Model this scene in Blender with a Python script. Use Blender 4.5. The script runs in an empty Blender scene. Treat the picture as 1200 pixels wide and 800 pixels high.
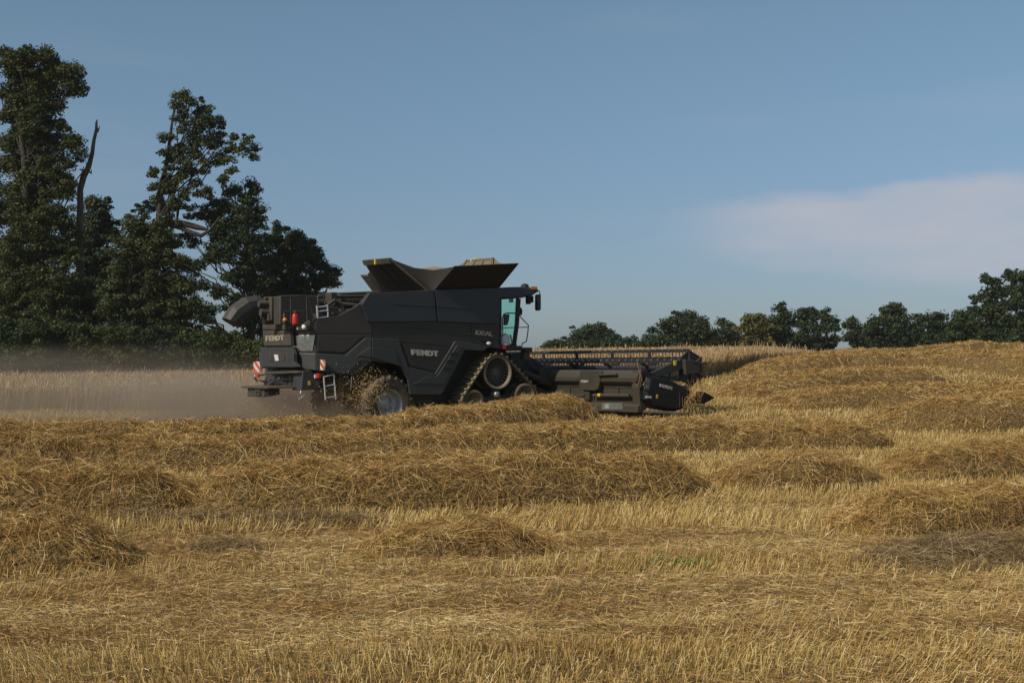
import bpy, bmesh, math, random
import numpy as np
from mathutils import Vector, Matrix
random.seed(7); RNG = np.random.default_rng(11)
R = math.radians
sc = bpy.context.scene
col = sc.collection

# ------------------------------------------------------------------ camera
CAM_Z = 1.6; FPX = 1500.0; PITCH = math.atan(30/1500)
cd = bpy.data.cameras.new("camera"); cam = bpy.data.objects.new("camera", cd); col.objects.link(cam)
cam.location = (0, 0, CAM_Z); cam.rotation_euler = (math.pi/2 + PITCH, 0, 0)
cd.sensor_width = 36; cd.lens = 45; cd.clip_end = 6000; cd.clip_start = .1
sc.camera = cam
# ------------------------------------------------------------------ light
SUN = Vector((-1.72, -1.62, 1.85)).normalized()
EL = math.asin(SUN.z); AZ = math.atan2(SUN.x, SUN.y)
sd = bpy.data.lights.new("sun", 'SUN'); sun = bpy.data.objects.new("sun", sd); col.objects.link(sun)
sd.energy = 3.7; sd.angle = R(.5); sd.color = (1, .89, .74)
sun.rotation_euler = SUN.to_track_quat('Z', 'Y').to_euler()
sc.view_settings.view_transform = 'Standard'; sc.view_settings.look = 'None'
sc.view_settings.exposure = 0.1; sc.view_settings.gamma = 1
W = bpy.data.worlds.new("World"); sc.world = W; W.use_nodes = True

def world():
    nt = W.node_tree; N = nt.nodes; Lk = nt.links; N.clear()
    out = N.new('ShaderNodeOutputWorld'); bg = N.new('ShaderNodeBackground'); bg.inputs[1].default_value = .092
    sky = N.new('ShaderNodeTexSky'); sky.sky_type = 'NISHITA'; sky.sun_disc = False
    sky.sun_elevation = EL; sky.sun_rotation = AZ % (2*math.pi)
    sky.air_density = 1.0; sky.dust_density = .8; sky.ozone_density = 2.0
    tc = N.new('ShaderNodeTexCoord'); sep = N.new('ShaderNodeSeparateXYZ'); Lk.new(tc.outputs['Generated'], sep.inputs[0])
    def m(op, a, b=None, clamp=False):
        n = N.new('ShaderNodeMath'); n.operation = op; n.use_clamp = clamp
        for i, v in enumerate((a, b)):
            if v is None: continue
            if isinstance(v, (int, float)): n.inputs[i].default_value = v
            else: Lk.new(v, n.inputs[i])
        return n.outputs[0]
    def sstep(v, a, b):
        n = N.new('ShaderNodeMapRange'); n.interpolation_type = 'SMOOTHSTEP'
        Lk.new(v, n.inputs[0]); n.inputs[1].default_value = a; n.inputs[2].default_value = b
        return n.outputs[0]
    ys = m('MAXIMUM', sep.outputs[1], .05)
    az = m('DIVIDE', sep.outputs[0], ys); el = m('DIVIDE', sep.outputs[2], ys)
    nz = N.new('ShaderNodeTexNoise'); nz.inputs['Scale'].default_value = 9; nz.inputs['Detail'].default_value = 5
    mp = N.new('ShaderNodeMapping'); mp.inputs['Scale'].default_value = (1, 1, 3.5)
    Lk.new(tc.outputs['Generated'], mp.inputs[0]); Lk.new(mp.outputs[0], nz.inputs[0])
    d = m('MULTIPLY', m('SUBTRACT', nz.outputs[0], .5), .045)
    e2 = m('ADD', el, d)
    top = m('ADD', m('MULTIPLY', az, .085), .116)          # upper edge rises to the right
    bot = m('SUBTRACT', .112, m('MULTIPLY', az, .12))
    up = sstep(m('SUBTRACT', top, e2), -.006, .012)
    lo = sstep(m('SUBTRACT', e2, bot), -.02, .022)
    lf = sstep(m('ADD', az, m('MULTIPLY', d, 2.2)), .09, .24)
    nz3 = N.new('ShaderNodeTexNoise'); nz3.inputs['Scale'].default_value = 14; nz3.inputs['Detail'].default_value = 7; Lk.new(mp.outputs[0], nz3.inputs[0])
    st = N.new('ShaderNodeMapRange'); Lk.new(nz3.outputs[0], st.inputs[0]); st.inputs[1].default_value = .3; st.inputs[2].default_value = .7; st.inputs[3].default_value = .52; st.inputs[4].default_value = .78
    mask = m('MULTIPLY', m('MULTIPLY', up, lo), m('MULTIPLY', lf, st.outputs[0]))
    # faint wisps over the rest of the sky
    nz2 = N.new('ShaderNodeTexNoise'); nz2.inputs['Scale'].default_value = 2.5; nz2.inputs['Detail'].default_value = 6
    mp2 = N.new('ShaderNodeMapping'); mp2.inputs['Scale'].default_value = (1, 1, 6); mp2.inputs['Location'].default_value = (3, 1, 0)
    Lk.new(tc.outputs['Generated'], mp2.inputs[0]); Lk.new(mp2.outputs[0], nz2.inputs[0])
    w2 = m('MULTIPLY', sstep(nz2.outputs[0], .5, .78), .16)
    mask = m('MAXIMUM', mask, w2)
    hs = N.new('ShaderNodeHueSaturation'); hs.inputs['Saturation'].default_value = .85; hs.inputs['Value'].default_value = .8
    Lk.new(sky.outputs[0], hs.inputs['Color'])
    gr = N.new('ShaderNodeMix'); gr.data_type = 'RGBA'; Lk.new(sstep(el, 0, .32), gr.inputs[0])
    gr.inputs[6].default_value = (.64, .74, .93, 1); gr.inputs[7].default_value = (.83, 1.015, 1.04, 1)
    ml = N.new('ShaderNodeMix'); ml.data_type = 'RGBA'; ml.blend_type = 'MULTIPLY'; ml.inputs[0].default_value = 1
    Lk.new(hs.outputs[0], ml.inputs[6]); Lk.new(gr.outputs[2], ml.inputs[7])
    mx = N.new('ShaderNodeMix'); mx.data_type = 'RGBA'; Lk.new(mask, mx.inputs[0])
    Lk.new(ml.outputs[2], mx.inputs[6]); mx.inputs[7].default_value = (4.9, 4.9, 5.5, 1)
    Lk.new(mx.outputs[2], bg.inputs[0]); Lk.new(bg.outputs[0], out.inputs[0])
    return hs, mx, bg
world()
sc.cycles.max_bounces = 6; sc.cycles.transparent_max_bounces = 12; sc.cycles.volume_bounces = 1
sc.cycles.use_denoising = True; sc.cycles.volume_step_rate = 2.0

# ------------------------------------------------------------------ pixel rays -> metres
CP, SP = math.cos(PITCH), math.sin(PITCH)
def ray(px, py):
    u = (px-600)/FPX; v = (400-py)/FPX
    return np.array((u, CP - v*SP, SP + v*CP))
def at(px, py, D):
    d = ray(px, py); t = D/d[1]
    return np.array((d[0]*t, D, CAM_Z + d[2]*t))

# ------------------------------------------------------------------ noise
def _h(ix, iy, s):
    n = (ix*374761393 + iy*668265263 + s*974634777) & 0xffffffff
    n = ((n ^ (n >> 13))*1274126177) & 0xffffffff
    return ((n ^ (n >> 16)) & 0xffff)/65535.0
def vn(x, y, s=0):
    x = np.asarray(x, float); y = np.asarray(y, float)
    x0 = np.floor(x).astype(np.int64); y0 = np.floor(y).astype(np.int64)
    fx = x-x0; fy = y-y0; fx = fx*fx*(3-2*fx); fy = fy*fy*(3-2*fy)
    a = _h(x0, y0, s); b = _h(x0+1, y0, s); c = _h(x0, y0+1, s); d = _h(x0+1, y0+1, s)
    return (a+(b-a)*fx)*(1-fy) + (c+(d-c)*fx)*fy
def fbm(x, y, s=0, o=3):
    t = 0; w = 1; tw = 0
    for i in range(o):
        t = t + w*vn(x*2**i+i*17.3, y*2**i-i*9.1, s+i); tw += w; w *= .5
    return t/tw

# ------------------------------------------------------------------ terrain
_A = [-.4, -.15, 0, .15, .4]
_D = [0, 10, 20, 30, 36, 42, 50, 60, 70, 80, 100, 140, 400]
_H = np.array([
 [0, 0, 0, -.1, -.1, 0, .1, .25, .4, .55, .75, .9, .9],
 [0, 0, 0, -.12, -.13, 0, .15, .35, .6, .8, 1, 1.1, 1.1],
 [0, 0, 0, 0, .1, .3, .7, 1.2, 1.6, 1.9, 2.05, 2.1, 2.1],
 [0, 0, 0, .08, .25, .6, 1.05, 1.55, 1.9, 2.05, 2.05, 2.0, 2.0],
 [0, 0, 0, .12, .33, .7, 1.25, 1.95, 2.45, 2.6, 2.4, 2.2, 2.2]])
GX0, GY0, GN, GM = -200, -20, 401, 461
_gx, _gy = np.meshgrid(np.arange(GN)+GX0, np.arange(GM)+GY0)
_dd = np.clip(_gy, 1, 400).astype(float); _aa = np.clip(_gx/np.maximum(_dd, 6), -.4, .4)
_cols = np.array([np.interp(_dd.ravel(), _D, h) for h in _H]).reshape(5, *_gx.shape)
_ai = np.clip(np.searchsorted(_A, _aa, side='right')-1, 0, 3); _A2 = np.array(_A)
_t = (_aa-_A2[_ai])/(_A2[_ai+1]-_A2[_ai]); _t = _t*_t*(3-2*_t)*.5+_t*.5
G = np.take_along_axis(_cols, _ai[None], 0)[0]*(1-_t) + np.take_along_axis(_cols, (_ai+1)[None], 0)[0]*_t
for _ in range(8):
    P_ = np.pad(G, 1, mode='edge')
    G = (P_[1:-1, 1:-1]*2+P_[:-2, 1:-1]+P_[2:, 1:-1]+P_[1:-1, :-2]+P_[1:-1, 2:])/6
def gz(x, y, fine=True):
    x = np.asarray(x, float); y = np.asarray(y, float)
    fx = np.clip(x-GX0, 0, GN-1.001); fy = np.clip(y-GY0, 0, GM-1.001)
    i = fx.astype(int); j = fy.astype(int); u = fx-i; v = fy-j
    z = (G[j, i]*(1-u)+G[j, i+1]*u)*(1-v) + (G[j+1, i]*(1-u)+G[j+1, i+1]*u)*v
    if fine:
        z = z + (fbm(x*.5, y*1.3, 5)-.5)*.10 + (fbm(x*2.2, y*5, 9, 2)-.5)*.045*(1-np.clip((y-30)/40, 0, 1))
        z = z + (fbm(x*.12, y*.22, 21)-.5)*.5*np.clip((y-38)/20, 0, 1)*np.clip((x-6)/8, 0, 1)
    return z

# ------------------------------------------------------------------ helpers
def tag(o, label=None, cat=None, group=None, kind=None):
    if label: o["label"] = label
    if cat: o["category"] = cat
    if group: o["group"] = group
    if kind: o["kind"] = kind
    return o
def empty(name, loc=(0, 0, 0), rz=0, parent=None):
    o = bpy.data.objects.new(name, None); o.location = loc; o.rotation_euler = (0, 0, rz)
    o.parent = parent; col.objects.link(o); return o
def np_obj(name, V, F, mat, parent=None, smooth=False, loc=None, mi=None):
    me = bpy.data.meshes.new(name); V = np.asarray(V, np.float32); F = np.asarray(F, np.int32)
    n, k = F.shape
    me.vertices.add(len(V)); me.vertices.foreach_set('co', V.ravel())
    me.loops.add(n*k); me.loops.foreach_set('vertex_index', F.ravel())
    me.polygons.add(n); me.polygons.foreach_set('loop_start', np.arange(n, dtype=np.int32)*k)
    if mi is not None: me.polygons.foreach_set('material_index', np.asarray(mi, np.int32))
    if smooth: me.polygons.foreach_set('use_smooth', np.ones(n, bool))
    me.update(calc_edges=True)
    for m_ in (mat if isinstance(mat, (list, tuple)) else [mat]): me.materials.append(m_)
    o = bpy.data.objects.new(name, me); col.objects.link(o)
    if parent: o.parent = parent
    if loc is not None: o.location = loc
    return o
def unit(v): return v/np.maximum(np.linalg.norm(v, axis=-1, keepdims=True), 1e-9)
def ribbons(P, Dv, L, Wd, bend, prof=(1, 1, .7), side=None):
    """bent flat stalks: P base, Dv direction, L length, Wd width, bend = vector added at the tip"""
    n = len(P); Dv = unit(Dv)
    if side is None: side = unit(np.cross(Dv, RNG.normal(size=(n, 3))))
    L = np.broadcast_to(L, n)[:, None]; Wd = np.broadcast_to(Wd, n)[:, None]*.5
    c0 = P; c1 = P+Dv*L*.5+bend*.28; c2 = P+Dv*L+bend
    V = np.stack([c0-side*Wd*prof[0], c0+side*Wd*prof[0], c1-side*Wd*prof[1], c1+side*Wd*prof[1], c2-side*Wd*prof[2], c2+side*Wd*prof[2]], 1).reshape(-1, 3)
    b = (np.arange(n)*6)[:, None]
    F = np.stack([b+np.array([0, 1, 3, 2]), b+np.array([2, 3, 5, 4])], 1).reshape(-1, 4)
    return V, F
def merge(lst):
    Vs, Fs, o = [], [], 0
    for V, F in lst:
        Vs.append(V); Fs.append(F+o); o += len(V)
    return np.concatenate(Vs), np.concatenate(Fs)

# ------------------------------------------------------------------ materials
def nodes(name):
    m = bpy.data.materials.new(name); m.use_nodes = True
    return m, m.node_tree.nodes, m.node_tree.links, m.node_tree.nodes['Principled BSDF']
def ramp(N, fac, stops, Lk):
    r = N.new('ShaderNodeValToRGB'); Lk.new(fac, r.inputs[0]); e = r.color_ramp.elements
    while len(e) < len(stops): e.new(.5)
    for el, (p, c) in zip(e, stops): el.position = p; el.color = (*c, 1)
    return r.outputs[0]
def noise(N, Lk, scale, detail=4, coord='Object', mscale=None):
    tc = N.new('ShaderNodeTexCoord'); n = N.new('ShaderNodeTexNoise')
    n.inputs['Scale'].default_value = scale; n.inputs['Detail'].default_value = detail
    if mscale:
        mp = N.new('ShaderNodeMapping'); mp.inputs['Scale'].default_value = mscale
        Lk.new(tc.outputs[coord], mp.inputs[0]); Lk.new(mp.outputs[0], n.inputs[0])
    else: Lk.new(tc.outputs[coord], n.inputs[0])
    return n.outputs[0]
def mixc(N, Lk, fac, a, b, mode='MIX'):
    m = N.new('ShaderNodeMix'); m.data_type = 'RGBA'; m.blend_type = mode
    for sock, v in ((m.inputs[0], fac), (m.inputs[6], a), (m.inputs[7], b)):
        if isinstance(v, (int, float)): sock.default_value = v
        elif isinstance(v, tuple): sock.default_value = (*v, 1)
        else: Lk.new(v, sock)
    return m.outputs[2]
def straw_mat(name, stops, patch=(.62, .5, .38), pscale=.5, rough=.55, trans=.18):
    m, N, Lk, B = nodes(name)
    g = N.new('ShaderNodeNewGeometry')
    c = ramp(N, g.outputs['Random Per Island'], stops, Lk)
    n = noise(N, Lk, pscale, 5, 'Object', (1, 2.2, 1))
    f = N.new('ShaderNodeMapRange'); Lk.new(n, f.inputs[0]); f.inputs[1].default_value = .4; f.inputs[2].default_value = .68
    dark = mixc(N, Lk, 1.0, c, patch, 'MULTIPLY')
    c2 = mixc(N, Lk, f.outputs[0], c, dark)
    Lk.new(c2, B.inputs['Base Color']); B.inputs['Roughness'].default_value = rough
    B.inputs['Specular IOR Level'].default_value = .35
    tr = N.new('ShaderNodeBsdfTranslucent'); Lk.new(c2, tr.inputs[0])
    ms = N.new('ShaderNodeMixShader'); ms.inputs[0].default_value = trans
    Lk.new(B.outputs[0], ms.inputs[1]); Lk.new(tr.outputs[0], ms.inputs[2])
    Lk.new(ms.outputs[0], N['Material Output'].inputs[0])
    return m
STR = [(0, (.22, .135, .045)), (.25, (.42, .275, .095)), (.55, (.59, .41, .155)), (.85, (.72, .53, .23)), (1, (.87, .74, .48))]
M_STRAW = straw_mat('straw_blades', STR)
STS = [(0, (.12, .068, .019)), (.3, (.33, .205, .058)), (.6, (.53, .34, .10)), (.88, (.68, .465, .165)), (1, (.86, .71, .42))]
M_SWATH = straw_mat('swath_straw', STS, (.56, .43, .31), 2.6, trans=.06)
M_GREY0 = None; M_SHADE = straw_mat('shade_toned_straw', [(0, (.14, .095, .04)), (.5, (.28, .195, .09)), (1, (.50, .38, .20))], (.75, .68, .6), 1.5)  # dull straw tone that puts the shade of the low bands into colour
M_STUB = straw_mat('stubble_stalks', [(0, (.32, .21, .065)), (.4, (.54, .385, .125)), (.8, (.67, .50, .19)), (1, (.80, .67, .38))], (.66, .55, .45), .6)
M_WHEAT = straw_mat('ripe_wheat', [(0, (.25, .16, .075)), (.4, (.40, .275, .135)), (.8, (.52, .38, .20)), (1, (.64, .5, .3))], (.75, .68, .6), .25)
def soil_mat():
    m, N, Lk, B = nodes('field_soil')
    n1 = noise(N, Lk, 14, 8, 'Object', (1, 3, 1)); n2 = noise(N, Lk, .35, 4, 'Object', (1, 2.4, 1))
    c = ramp(N, n1, [(.3, (.09, .06, .03)), (.5, (.22, .155, .07)), (.7, (.38, .28, .13))], Lk)
    c2 = mixc(N, Lk, .8, c, ramp(N, n2, [(.3, (.7, .62, .55)), (.65, (1, 1, 1))], Lk), 'MULTIPLY')
    Lk.new(c2, B.inputs['Base Color']); B.inputs['Roughness'].default_value = .95
    B.inputs['Specular IOR Level'].default_value = .1
    bp = N.new('ShaderNodeBump'); bp.inputs['Strength'].default_value = .9; bp.inputs['Distance'].default_value = .05
    Lk.new(n1, bp.inputs['Height']); Lk.new(bp.outputs[0], B.inputs['Normal'])
    return m
M_SOIL = soil_mat()

# ------------------------------------------------------------------ ground sheet
def axis(segs):
    out = []
    for a, b, s in segs: out += list(np.arange(a, b, s))
    return np.array(out+[segs[-1][1]])
def ground():
    xs = axis([(-2500, -400, 150), (-400, -80, 16), (-80, -25, 1.5), (-25, 25, .3), (25, 80, 1.5), (80, 400, 16), (400, 2500, 150)])
    ys = axis([(-300, -20, 20), (-20, 3, 1), (3, 24, .15), (24, 60, .4), (60, 110, 1.2), (110, 440, 12), (440, 4000, 220)])
    X, Y = np.meshgrid(xs, ys); Z = gz(X, Y)
    nx, ny = len(xs), len(ys)
    V = np.stack([X, Y, Z], -1).reshape(-1, 3)
    i, j = np.meshgrid(np.arange(nx-1), np.arange(ny-1)); b = (j*nx+i).ravel()
    F = np.stack([b, b+1, b+nx+1, b+nx], 1)
    o = np_obj('ground', V, F, M_SOIL, smooth=True)
    tag(o, 'brown stubble field soil rising to a low crest on the right', None, None, 'structure')
ground()

# ------------------------------------------------------------------ where the uncut wheat stands
def crop_edge(a): return np.interp(a, [-.6, -.2, -.12, .03, .15, .2, .245, .262], [44, 45, 47, 47, 52, 60, 67, 300])
def is_crop(x, y): return y > crop_edge(x/np.maximum(y, 1)) + (vn(x*.8, y*.1, 3)-.5)*1.0

# ------------------------------------------------------------------ swaths of straw (segments: list of (px, centre distance, height))
def sxy(px, D): return ((px-600)/FPX*D, D)
def swath(name, pts, hw, label, dens=1500, sw=.006, slen=(.22, .5), mat=None, taper=(True, True), seed=1, cat='straw swath', flat=1.0):
    mat = mat or M_SWATH
    P = np.array([sxy(p[0], p[1]) for p in pts]); H = np.array([p[2] for p in pts])*(1.3 if 31 < pts[0][1] < 56 else .8 if pts[0][1] > 56 else 1.0)
    seg = np.r_[0, np.cumsum(np.linalg.norm(np.diff(P, axis=0), axis=1))]; S = seg[-1]
    ss = np.arange(0, S, .05)
    sx = np.interp(ss, seg, P[:, 0]); sy = np.interp(ss, seg, P[:, 1])
    k = 41; ker = np.ones(k)/k
    sx = np.convolve(np.pad(sx, k//2, mode='reflect', reflect_type='odd'), ker, 'valid'); sy = np.convolve(np.pad(sy, k//2, mode='reflect', reflect_type='odd'), ker, 'valid')
    tx = np.gradient(sx); ty = np.gradient(sy); tl = np.hypot(tx, ty); tx /= tl; ty /= tl
    def surf(s, v, fine=True):
        cx = np.interp(s, ss, sx); cy = np.interp(s, ss, sy); ux = np.interp(s, ss, tx); uy = np.interp(s, ss, ty)
        w = hw*(.85+.35*fbm(s*.5, 3+0*s, seed)); off = (fbm(s*.35, 8+0*s, seed+3)-.5)*.5
        e = np.ones_like(s)
        if taper[0]: e = e*np.clip(s/(hw*.9), 0, 1)**.5
        if taper[1]: e = e*np.clip((S-s)/(hw*.9), 0, 1)**.5
        x = cx - uy*(v*w*(.6+.4*e)+off); y = cy + ux*(v*w*(.6+.4*e)+off)
        h = np.interp(s, seg, H)*(.84+.34*fbm(s*.6, v*.7, seed+5))*.88*np.clip(1-np.abs(v)**5, 0, 1)**.6*e
        h = h + (fbm(x*2.6, y*2.6, seed+9)-.5)*.24*np.clip(1-v*v, 0, 1)*e*flat
        if fine: h = h + (fbm(x*11, y*11, seed+2, 2)-.5)*.17*np.clip(1-v*v, 0, 1)**.5
        return np.stack([x, y, gz(x, y)-.03+np.maximum(h, 0)], -1)
    sg = np.arange(0, S, .07); vg = np.linspace(-1, 1, 33)
    SS, VV = np.meshgrid(sg, vg, indexing='ij'); V0 = surf(SS.ravel(), VV.ravel())
    nv = len(vg); i, j = np.meshgrid(np.arange(len(sg)-1), np.arange(nv-1), indexing='ij'); b = (i*nv+j).ravel()
    F0 = np.stack([b, b+1, b+nv+1, b+nv], 1)
    dens = dens*2.6; sw = sw*.6; slen = (slen[0]*.34, slen[1]*.64); n = int(S*hw*2.4*dens)
    s = RNG.uniform(0, S, n); v = np.clip(RNG.uniform(-1.12, 1.12, n), -1.15, 1.15)
    kp = RNG.random(n) < np.where(v < -.7, .42, 1.0); s, v = s[kp], v[kp]; n = len(s)  # fewer stalks low on the near side, so the dark core gives its shade
    Pb = surf(s, np.clip(v, -1, 1)); ov = np.abs(v) > 1
    e = .03
    du = surf(np.clip(s+e, 0, S), np.clip(v, -.98, .98), False)-surf(np.clip(s-e, 0, S), np.clip(v, -.98, .98), False)
    dv = surf(s, np.clip(v+.04, -1, 1), False)-surf(s, np.clip(v-.04, -1, 1), False)
    du = unit(du); dv = unit(dv); nn = unit(np.cross(du, dv)); nn[nn[:, 2] < 0] *= -1
    # stalks lie in tufts that share a direction, with strays
    ang = (fbm(Pb[:, 0]*2.2, Pb[:, 1]*2.2, seed+31)-.5)*10 + RNG.normal(0, 1.15, n)
    Dv = du*np.cos(ang)[:, None]+dv*np.sin(ang)[:, None]+nn*RNG.normal(.16, .36, n)[:, None]
    L = RNG.uniform(*slen, n)*(.55+.9*RNG.random(n)**2)
    Pb = Pb + nn*RNG.uniform(-.02, .085, n)[:, None] - Dv*(L*.4)[:, None]*.9
    bend = np.stack([RNG.normal(0, .08, n), RNG.normal(0, .08, n), -RNG.random(n)**2*.22], 1)*(L/.35)[:, None]
    V1, F1 = ribbons(Pb, Dv, L, RNG.uniform(.6, 1.3, n)*sw, bend)
    zmin = gz(V1[:, 0], V1[:, 1])+.004; V1[:, 2] = np.maximum(V1[:, 2], zmin)
    V, F = merge([(V0, F0), (V1, F1)])
    c = V0[len(V0)//2]; base = np.array((c[0], c[1], gz(c[0], c[1])))
    mi = np.r_[np.zeros(len(F0)), np.ones(len(F1))]
    o = np_obj(name, V-base, F, [M_SOIL2 if mat is M_SWATH else M_SOIL, mat], loc=base, mi=mi)
    tag(o, label, cat, 'swaths of cut straw' if cat == 'straw swath' else 'clumps of cut straw')
    return o
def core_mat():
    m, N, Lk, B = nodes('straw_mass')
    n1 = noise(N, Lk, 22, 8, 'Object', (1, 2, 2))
    c = ramp(N, n1, [(.34, (.04, .024, .008)), (.47, (.15, .092, .028)), (.66, (.33, .21, .07))], Lk)  # core coloured dark to stand in for self-shade between the stalks
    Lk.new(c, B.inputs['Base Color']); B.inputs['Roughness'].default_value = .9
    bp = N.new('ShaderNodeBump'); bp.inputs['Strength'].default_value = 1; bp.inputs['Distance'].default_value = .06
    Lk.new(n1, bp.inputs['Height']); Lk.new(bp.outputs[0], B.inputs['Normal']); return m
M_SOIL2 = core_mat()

swath('straw_swath', [(-130, 13.7, .55), (0, 13.9, .54), (100, 14.0, .56), (240, 14.2, .46)], .72,
      'thick golden straw swath at the left edge, behind the nearest mound of loose straw', 2400, .0065, seed=2)
swath('straw_swath', [(212, 14.3, .46), (280, 14.4, .53), (400, 14.6, .54), (520, 15.0, .55), (600, 15.3, .55), (700, 15.7, .50), (815, 16.2, .45)], .75,
      'long golden straw swath ending in a dark shaded end, nearest of those across the middle', 2300, .0065, seed=12)
swath('straw_swath', [(835, 16.9, .40), (925, 17.1, .44), (1025, 17.4, .38)], .72,
      'short straw swath between two longer ones, right of the middle', 2100, .0065, seed=22)
swath('straw_swath', [(1040, 17.9, .42), (1120, 18.2, .48), (1200, 18.6, .52), (1320, 19.2, .5)], .75,
      'straw swath running off the right edge above the stubble strip', 2000, .0065, seed=32)
swath('straw_swath', [(-130, 19.2, .54), (0, 19.4, .54), (200, 20, .54), (400, 20.9, .56), (520, 22.0, .54), (600, 22.8, .54), (700, 23.6, .56), (850, 24.2, .56), (1000, 24.6, .46), (1036, 24.8, .4)], .85,
      'longest straw swath, second back from the camera, crossing below the harvester to the right', 1300, .009, seed=42)
swath('straw_swath', [(140, 22.9, .48), (240, 23.9, .66), (330, 25.2, .64), (400, 26.8, .58), (460, 28.2, .56), (550, 30.2, .72), (640, 31.6, .84), (697, 32.3, .80)], .85,
      'straw swath close in front of the harvester wheels, ending below its header', 1100, .011, seed=52)
swath('straw_swath', [(-130, 27.3, .48), (0, 27.5, .5), (120, 28, .48), (260, 28.6, .42)], .9,
      'shaded straw swath on the left behind the rest, at the foot of the dust', 900, .012, seed=62)
swath('straw_swath', [(1010, 30.2, .4), (1060, 30, .62), (1120, 30, .8), (1200, 30.2, .85), (1330, 30.5, .8)], 1.2,
      'broad straw swath at the right edge below the hillside', 800, .012, seed=72)
swath('straw_swath', [(905, 37.5, .3), (960, 38, .5), (1040, 38.3, .5), (1130, 38.5, .45), (1210, 38, .6), (1340, 37.5, .6)], 1.2,
      'low straw swath half way up the hillside, below the bare stubble strip', 480, .015, seed=82)
swath('straw_swath', [(860, 42, .32), (930, 44, .5), (1000, 46, .55), (1060, 46.5, .45), (1100, 47, .3)], 1.3,
      'short straw swath on the hillside right of the header', 420, .016, seed=92)
swath('straw_swath', [(880, 54, .3), (960, 56, .55), (1040, 57, .5), (1120, 56, .5), (1180, 52, .6), (1330, 47, .7)], 1.4,
      'curved straw swath near the top of the hillside', 340, .019, seed=102)
swath('straw_swath', [(930, 66, .3), (1000, 67, .6), (1060, 67, .5), (1130, 67, .8), (1180, 68, .6), (1330, 68, .7)], 1.5,
      'lumpy straw swath along the crest under the dark wood', 260, .023, seed=112)
swath('straw_swath', [(1090, 58, .3), (1150, 59, .5), (1220, 60, .6), (1330, 60, .6)], 1.3,
      'straw swath below the crest at the right edge', 300, .02, seed=122)
swath('straw_heap', [(-90, 10.4, .36), (-10, 10.4, .38), (80, 10.45, .42), (155, 10.5, .28)], .55,
      'tangled brown straw mound in the left foreground', 3800, .0052, (.15, .38), seed=132, cat='straw mound')
swath('straw_heap', [(425, 10.9, .16), (480, 11.0, .24), (560, 11.1, .27), (655, 11.2, .14)], .5,
      'low straw mound in the middle of the foreground', 3200, .0052, (.15, .4), seed=142, cat='straw mound')
swath('straw_heap', [(975, 12.4, .2), (1030, 12.6, .36), (1110, 12.9, .34), (1200, 13.2, .36), (1300, 13.5, .34)], .6,
      'straw mound at the right edge in front of the stubble strip', 3000, .0055, (.15, .4), seed=152, cat='straw mound')
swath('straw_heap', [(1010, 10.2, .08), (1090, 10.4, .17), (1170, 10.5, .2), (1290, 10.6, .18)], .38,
      'flat matted straw with shade put into its dull colour, at the right of the foreground', 3600, .0052, (.15, .4), M_SHADE, seed=162, cat='straw mound', flat=.4)

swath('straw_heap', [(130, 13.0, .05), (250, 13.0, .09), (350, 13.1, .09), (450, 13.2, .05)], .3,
      'thin low strip of straw coloured dark as a shaded band, between the left mound and the middle mound', 3600, .0052, (.15, .35), M_SHADE, seed=172, cat='straw mound', flat=.3)
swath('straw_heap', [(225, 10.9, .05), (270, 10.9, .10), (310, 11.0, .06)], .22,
      'small dark tuft of matted straw right of the left mound', 3600, .0052, (.15, .3), M_SHADE, seed=182, cat='straw mound', flat=.4)
# ------------------------------------------------------------------ stubble and loose straw
def scatter(D0, D1, rho, amax=.52):
    amax *= .9; side = 4.5; w = amax*D1+side
    n = int(rho*2*w*(D1-D0)); D = RNG.uniform(D0, D1, n); x = RNG.uniform(-w, w, n)
    k = np.abs(x) < amax*D+side
    return x[k], D[k]
def band(x, y):
    """1 where upright stubble shows, 0 where straw lies matted over it"""
    a = x/y; yy = y + (fbm(x*.35, y*.2, 77)-.5)*1.0
    b = np.exp(-((yy-6.75)/.5)**2) + 1.2*np.exp(-((yy-10.0)/.5)**2)*(.25+.75*np.exp(-((a-.09)/.10)**2)) + np.exp(-((yy-13.0)/.8)**2)*(np.abs(a) < 9)
    b = b + (yy > 15)*.75 + (fbm(x*.6, y*1.4, 55)-.5)*1.1
    return np.clip(b, .04, 1)
def stubble():
    parts = []
    for D0, D1, rho, w, h in ((4, 8, 1900, .0038, .10), (8, 12, 1500, .0042, .12), (12, 18, 900, .0055, .14), (18, 28, 420, .008, .13), (28, 45, 190, .012, .13), (45, 75, 60, .020, .14)):
        x, y = scatter(D0, D1, rho)
        k = (RNG.random(len(x)) < band(x, y)) & ~is_crop(x, y); x, y = x[k], y[k]
        row = .15                                            # drilled rows, slightly oblique to the view
        yr = y + .06*x; fr = np.round(yr/row)*row; y = y + (fr-yr)*.8
        n = len(x); P = np.stack([x, y, gz(x, y)-.015], 1)
        lx = (fbm(x*.9, y*.9, 4)-.36)*1.5
        Dv = np.stack([lx+RNG.normal(0, .26, n), RNG.normal(-.05, .22, n), np.ones(n)], 1)
        L = h*RNG.uniform(.55, 1.25, n)
        flat = RNG.random(n) < .12; Dv[flat, 2] = .3
        parts.append(ribbons(P, Dv, L, w*RNG.uniform(.7, 1.3, n), RNG.normal(0, .012, (n, 3)), (1, 1, .9)))
    V, F = merge(parts)
    tag(np_obj('stubble', V, F, M_STUB), 'short upright golden stubble left by the cutter', 'stubble', None, 'stuff')
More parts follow.
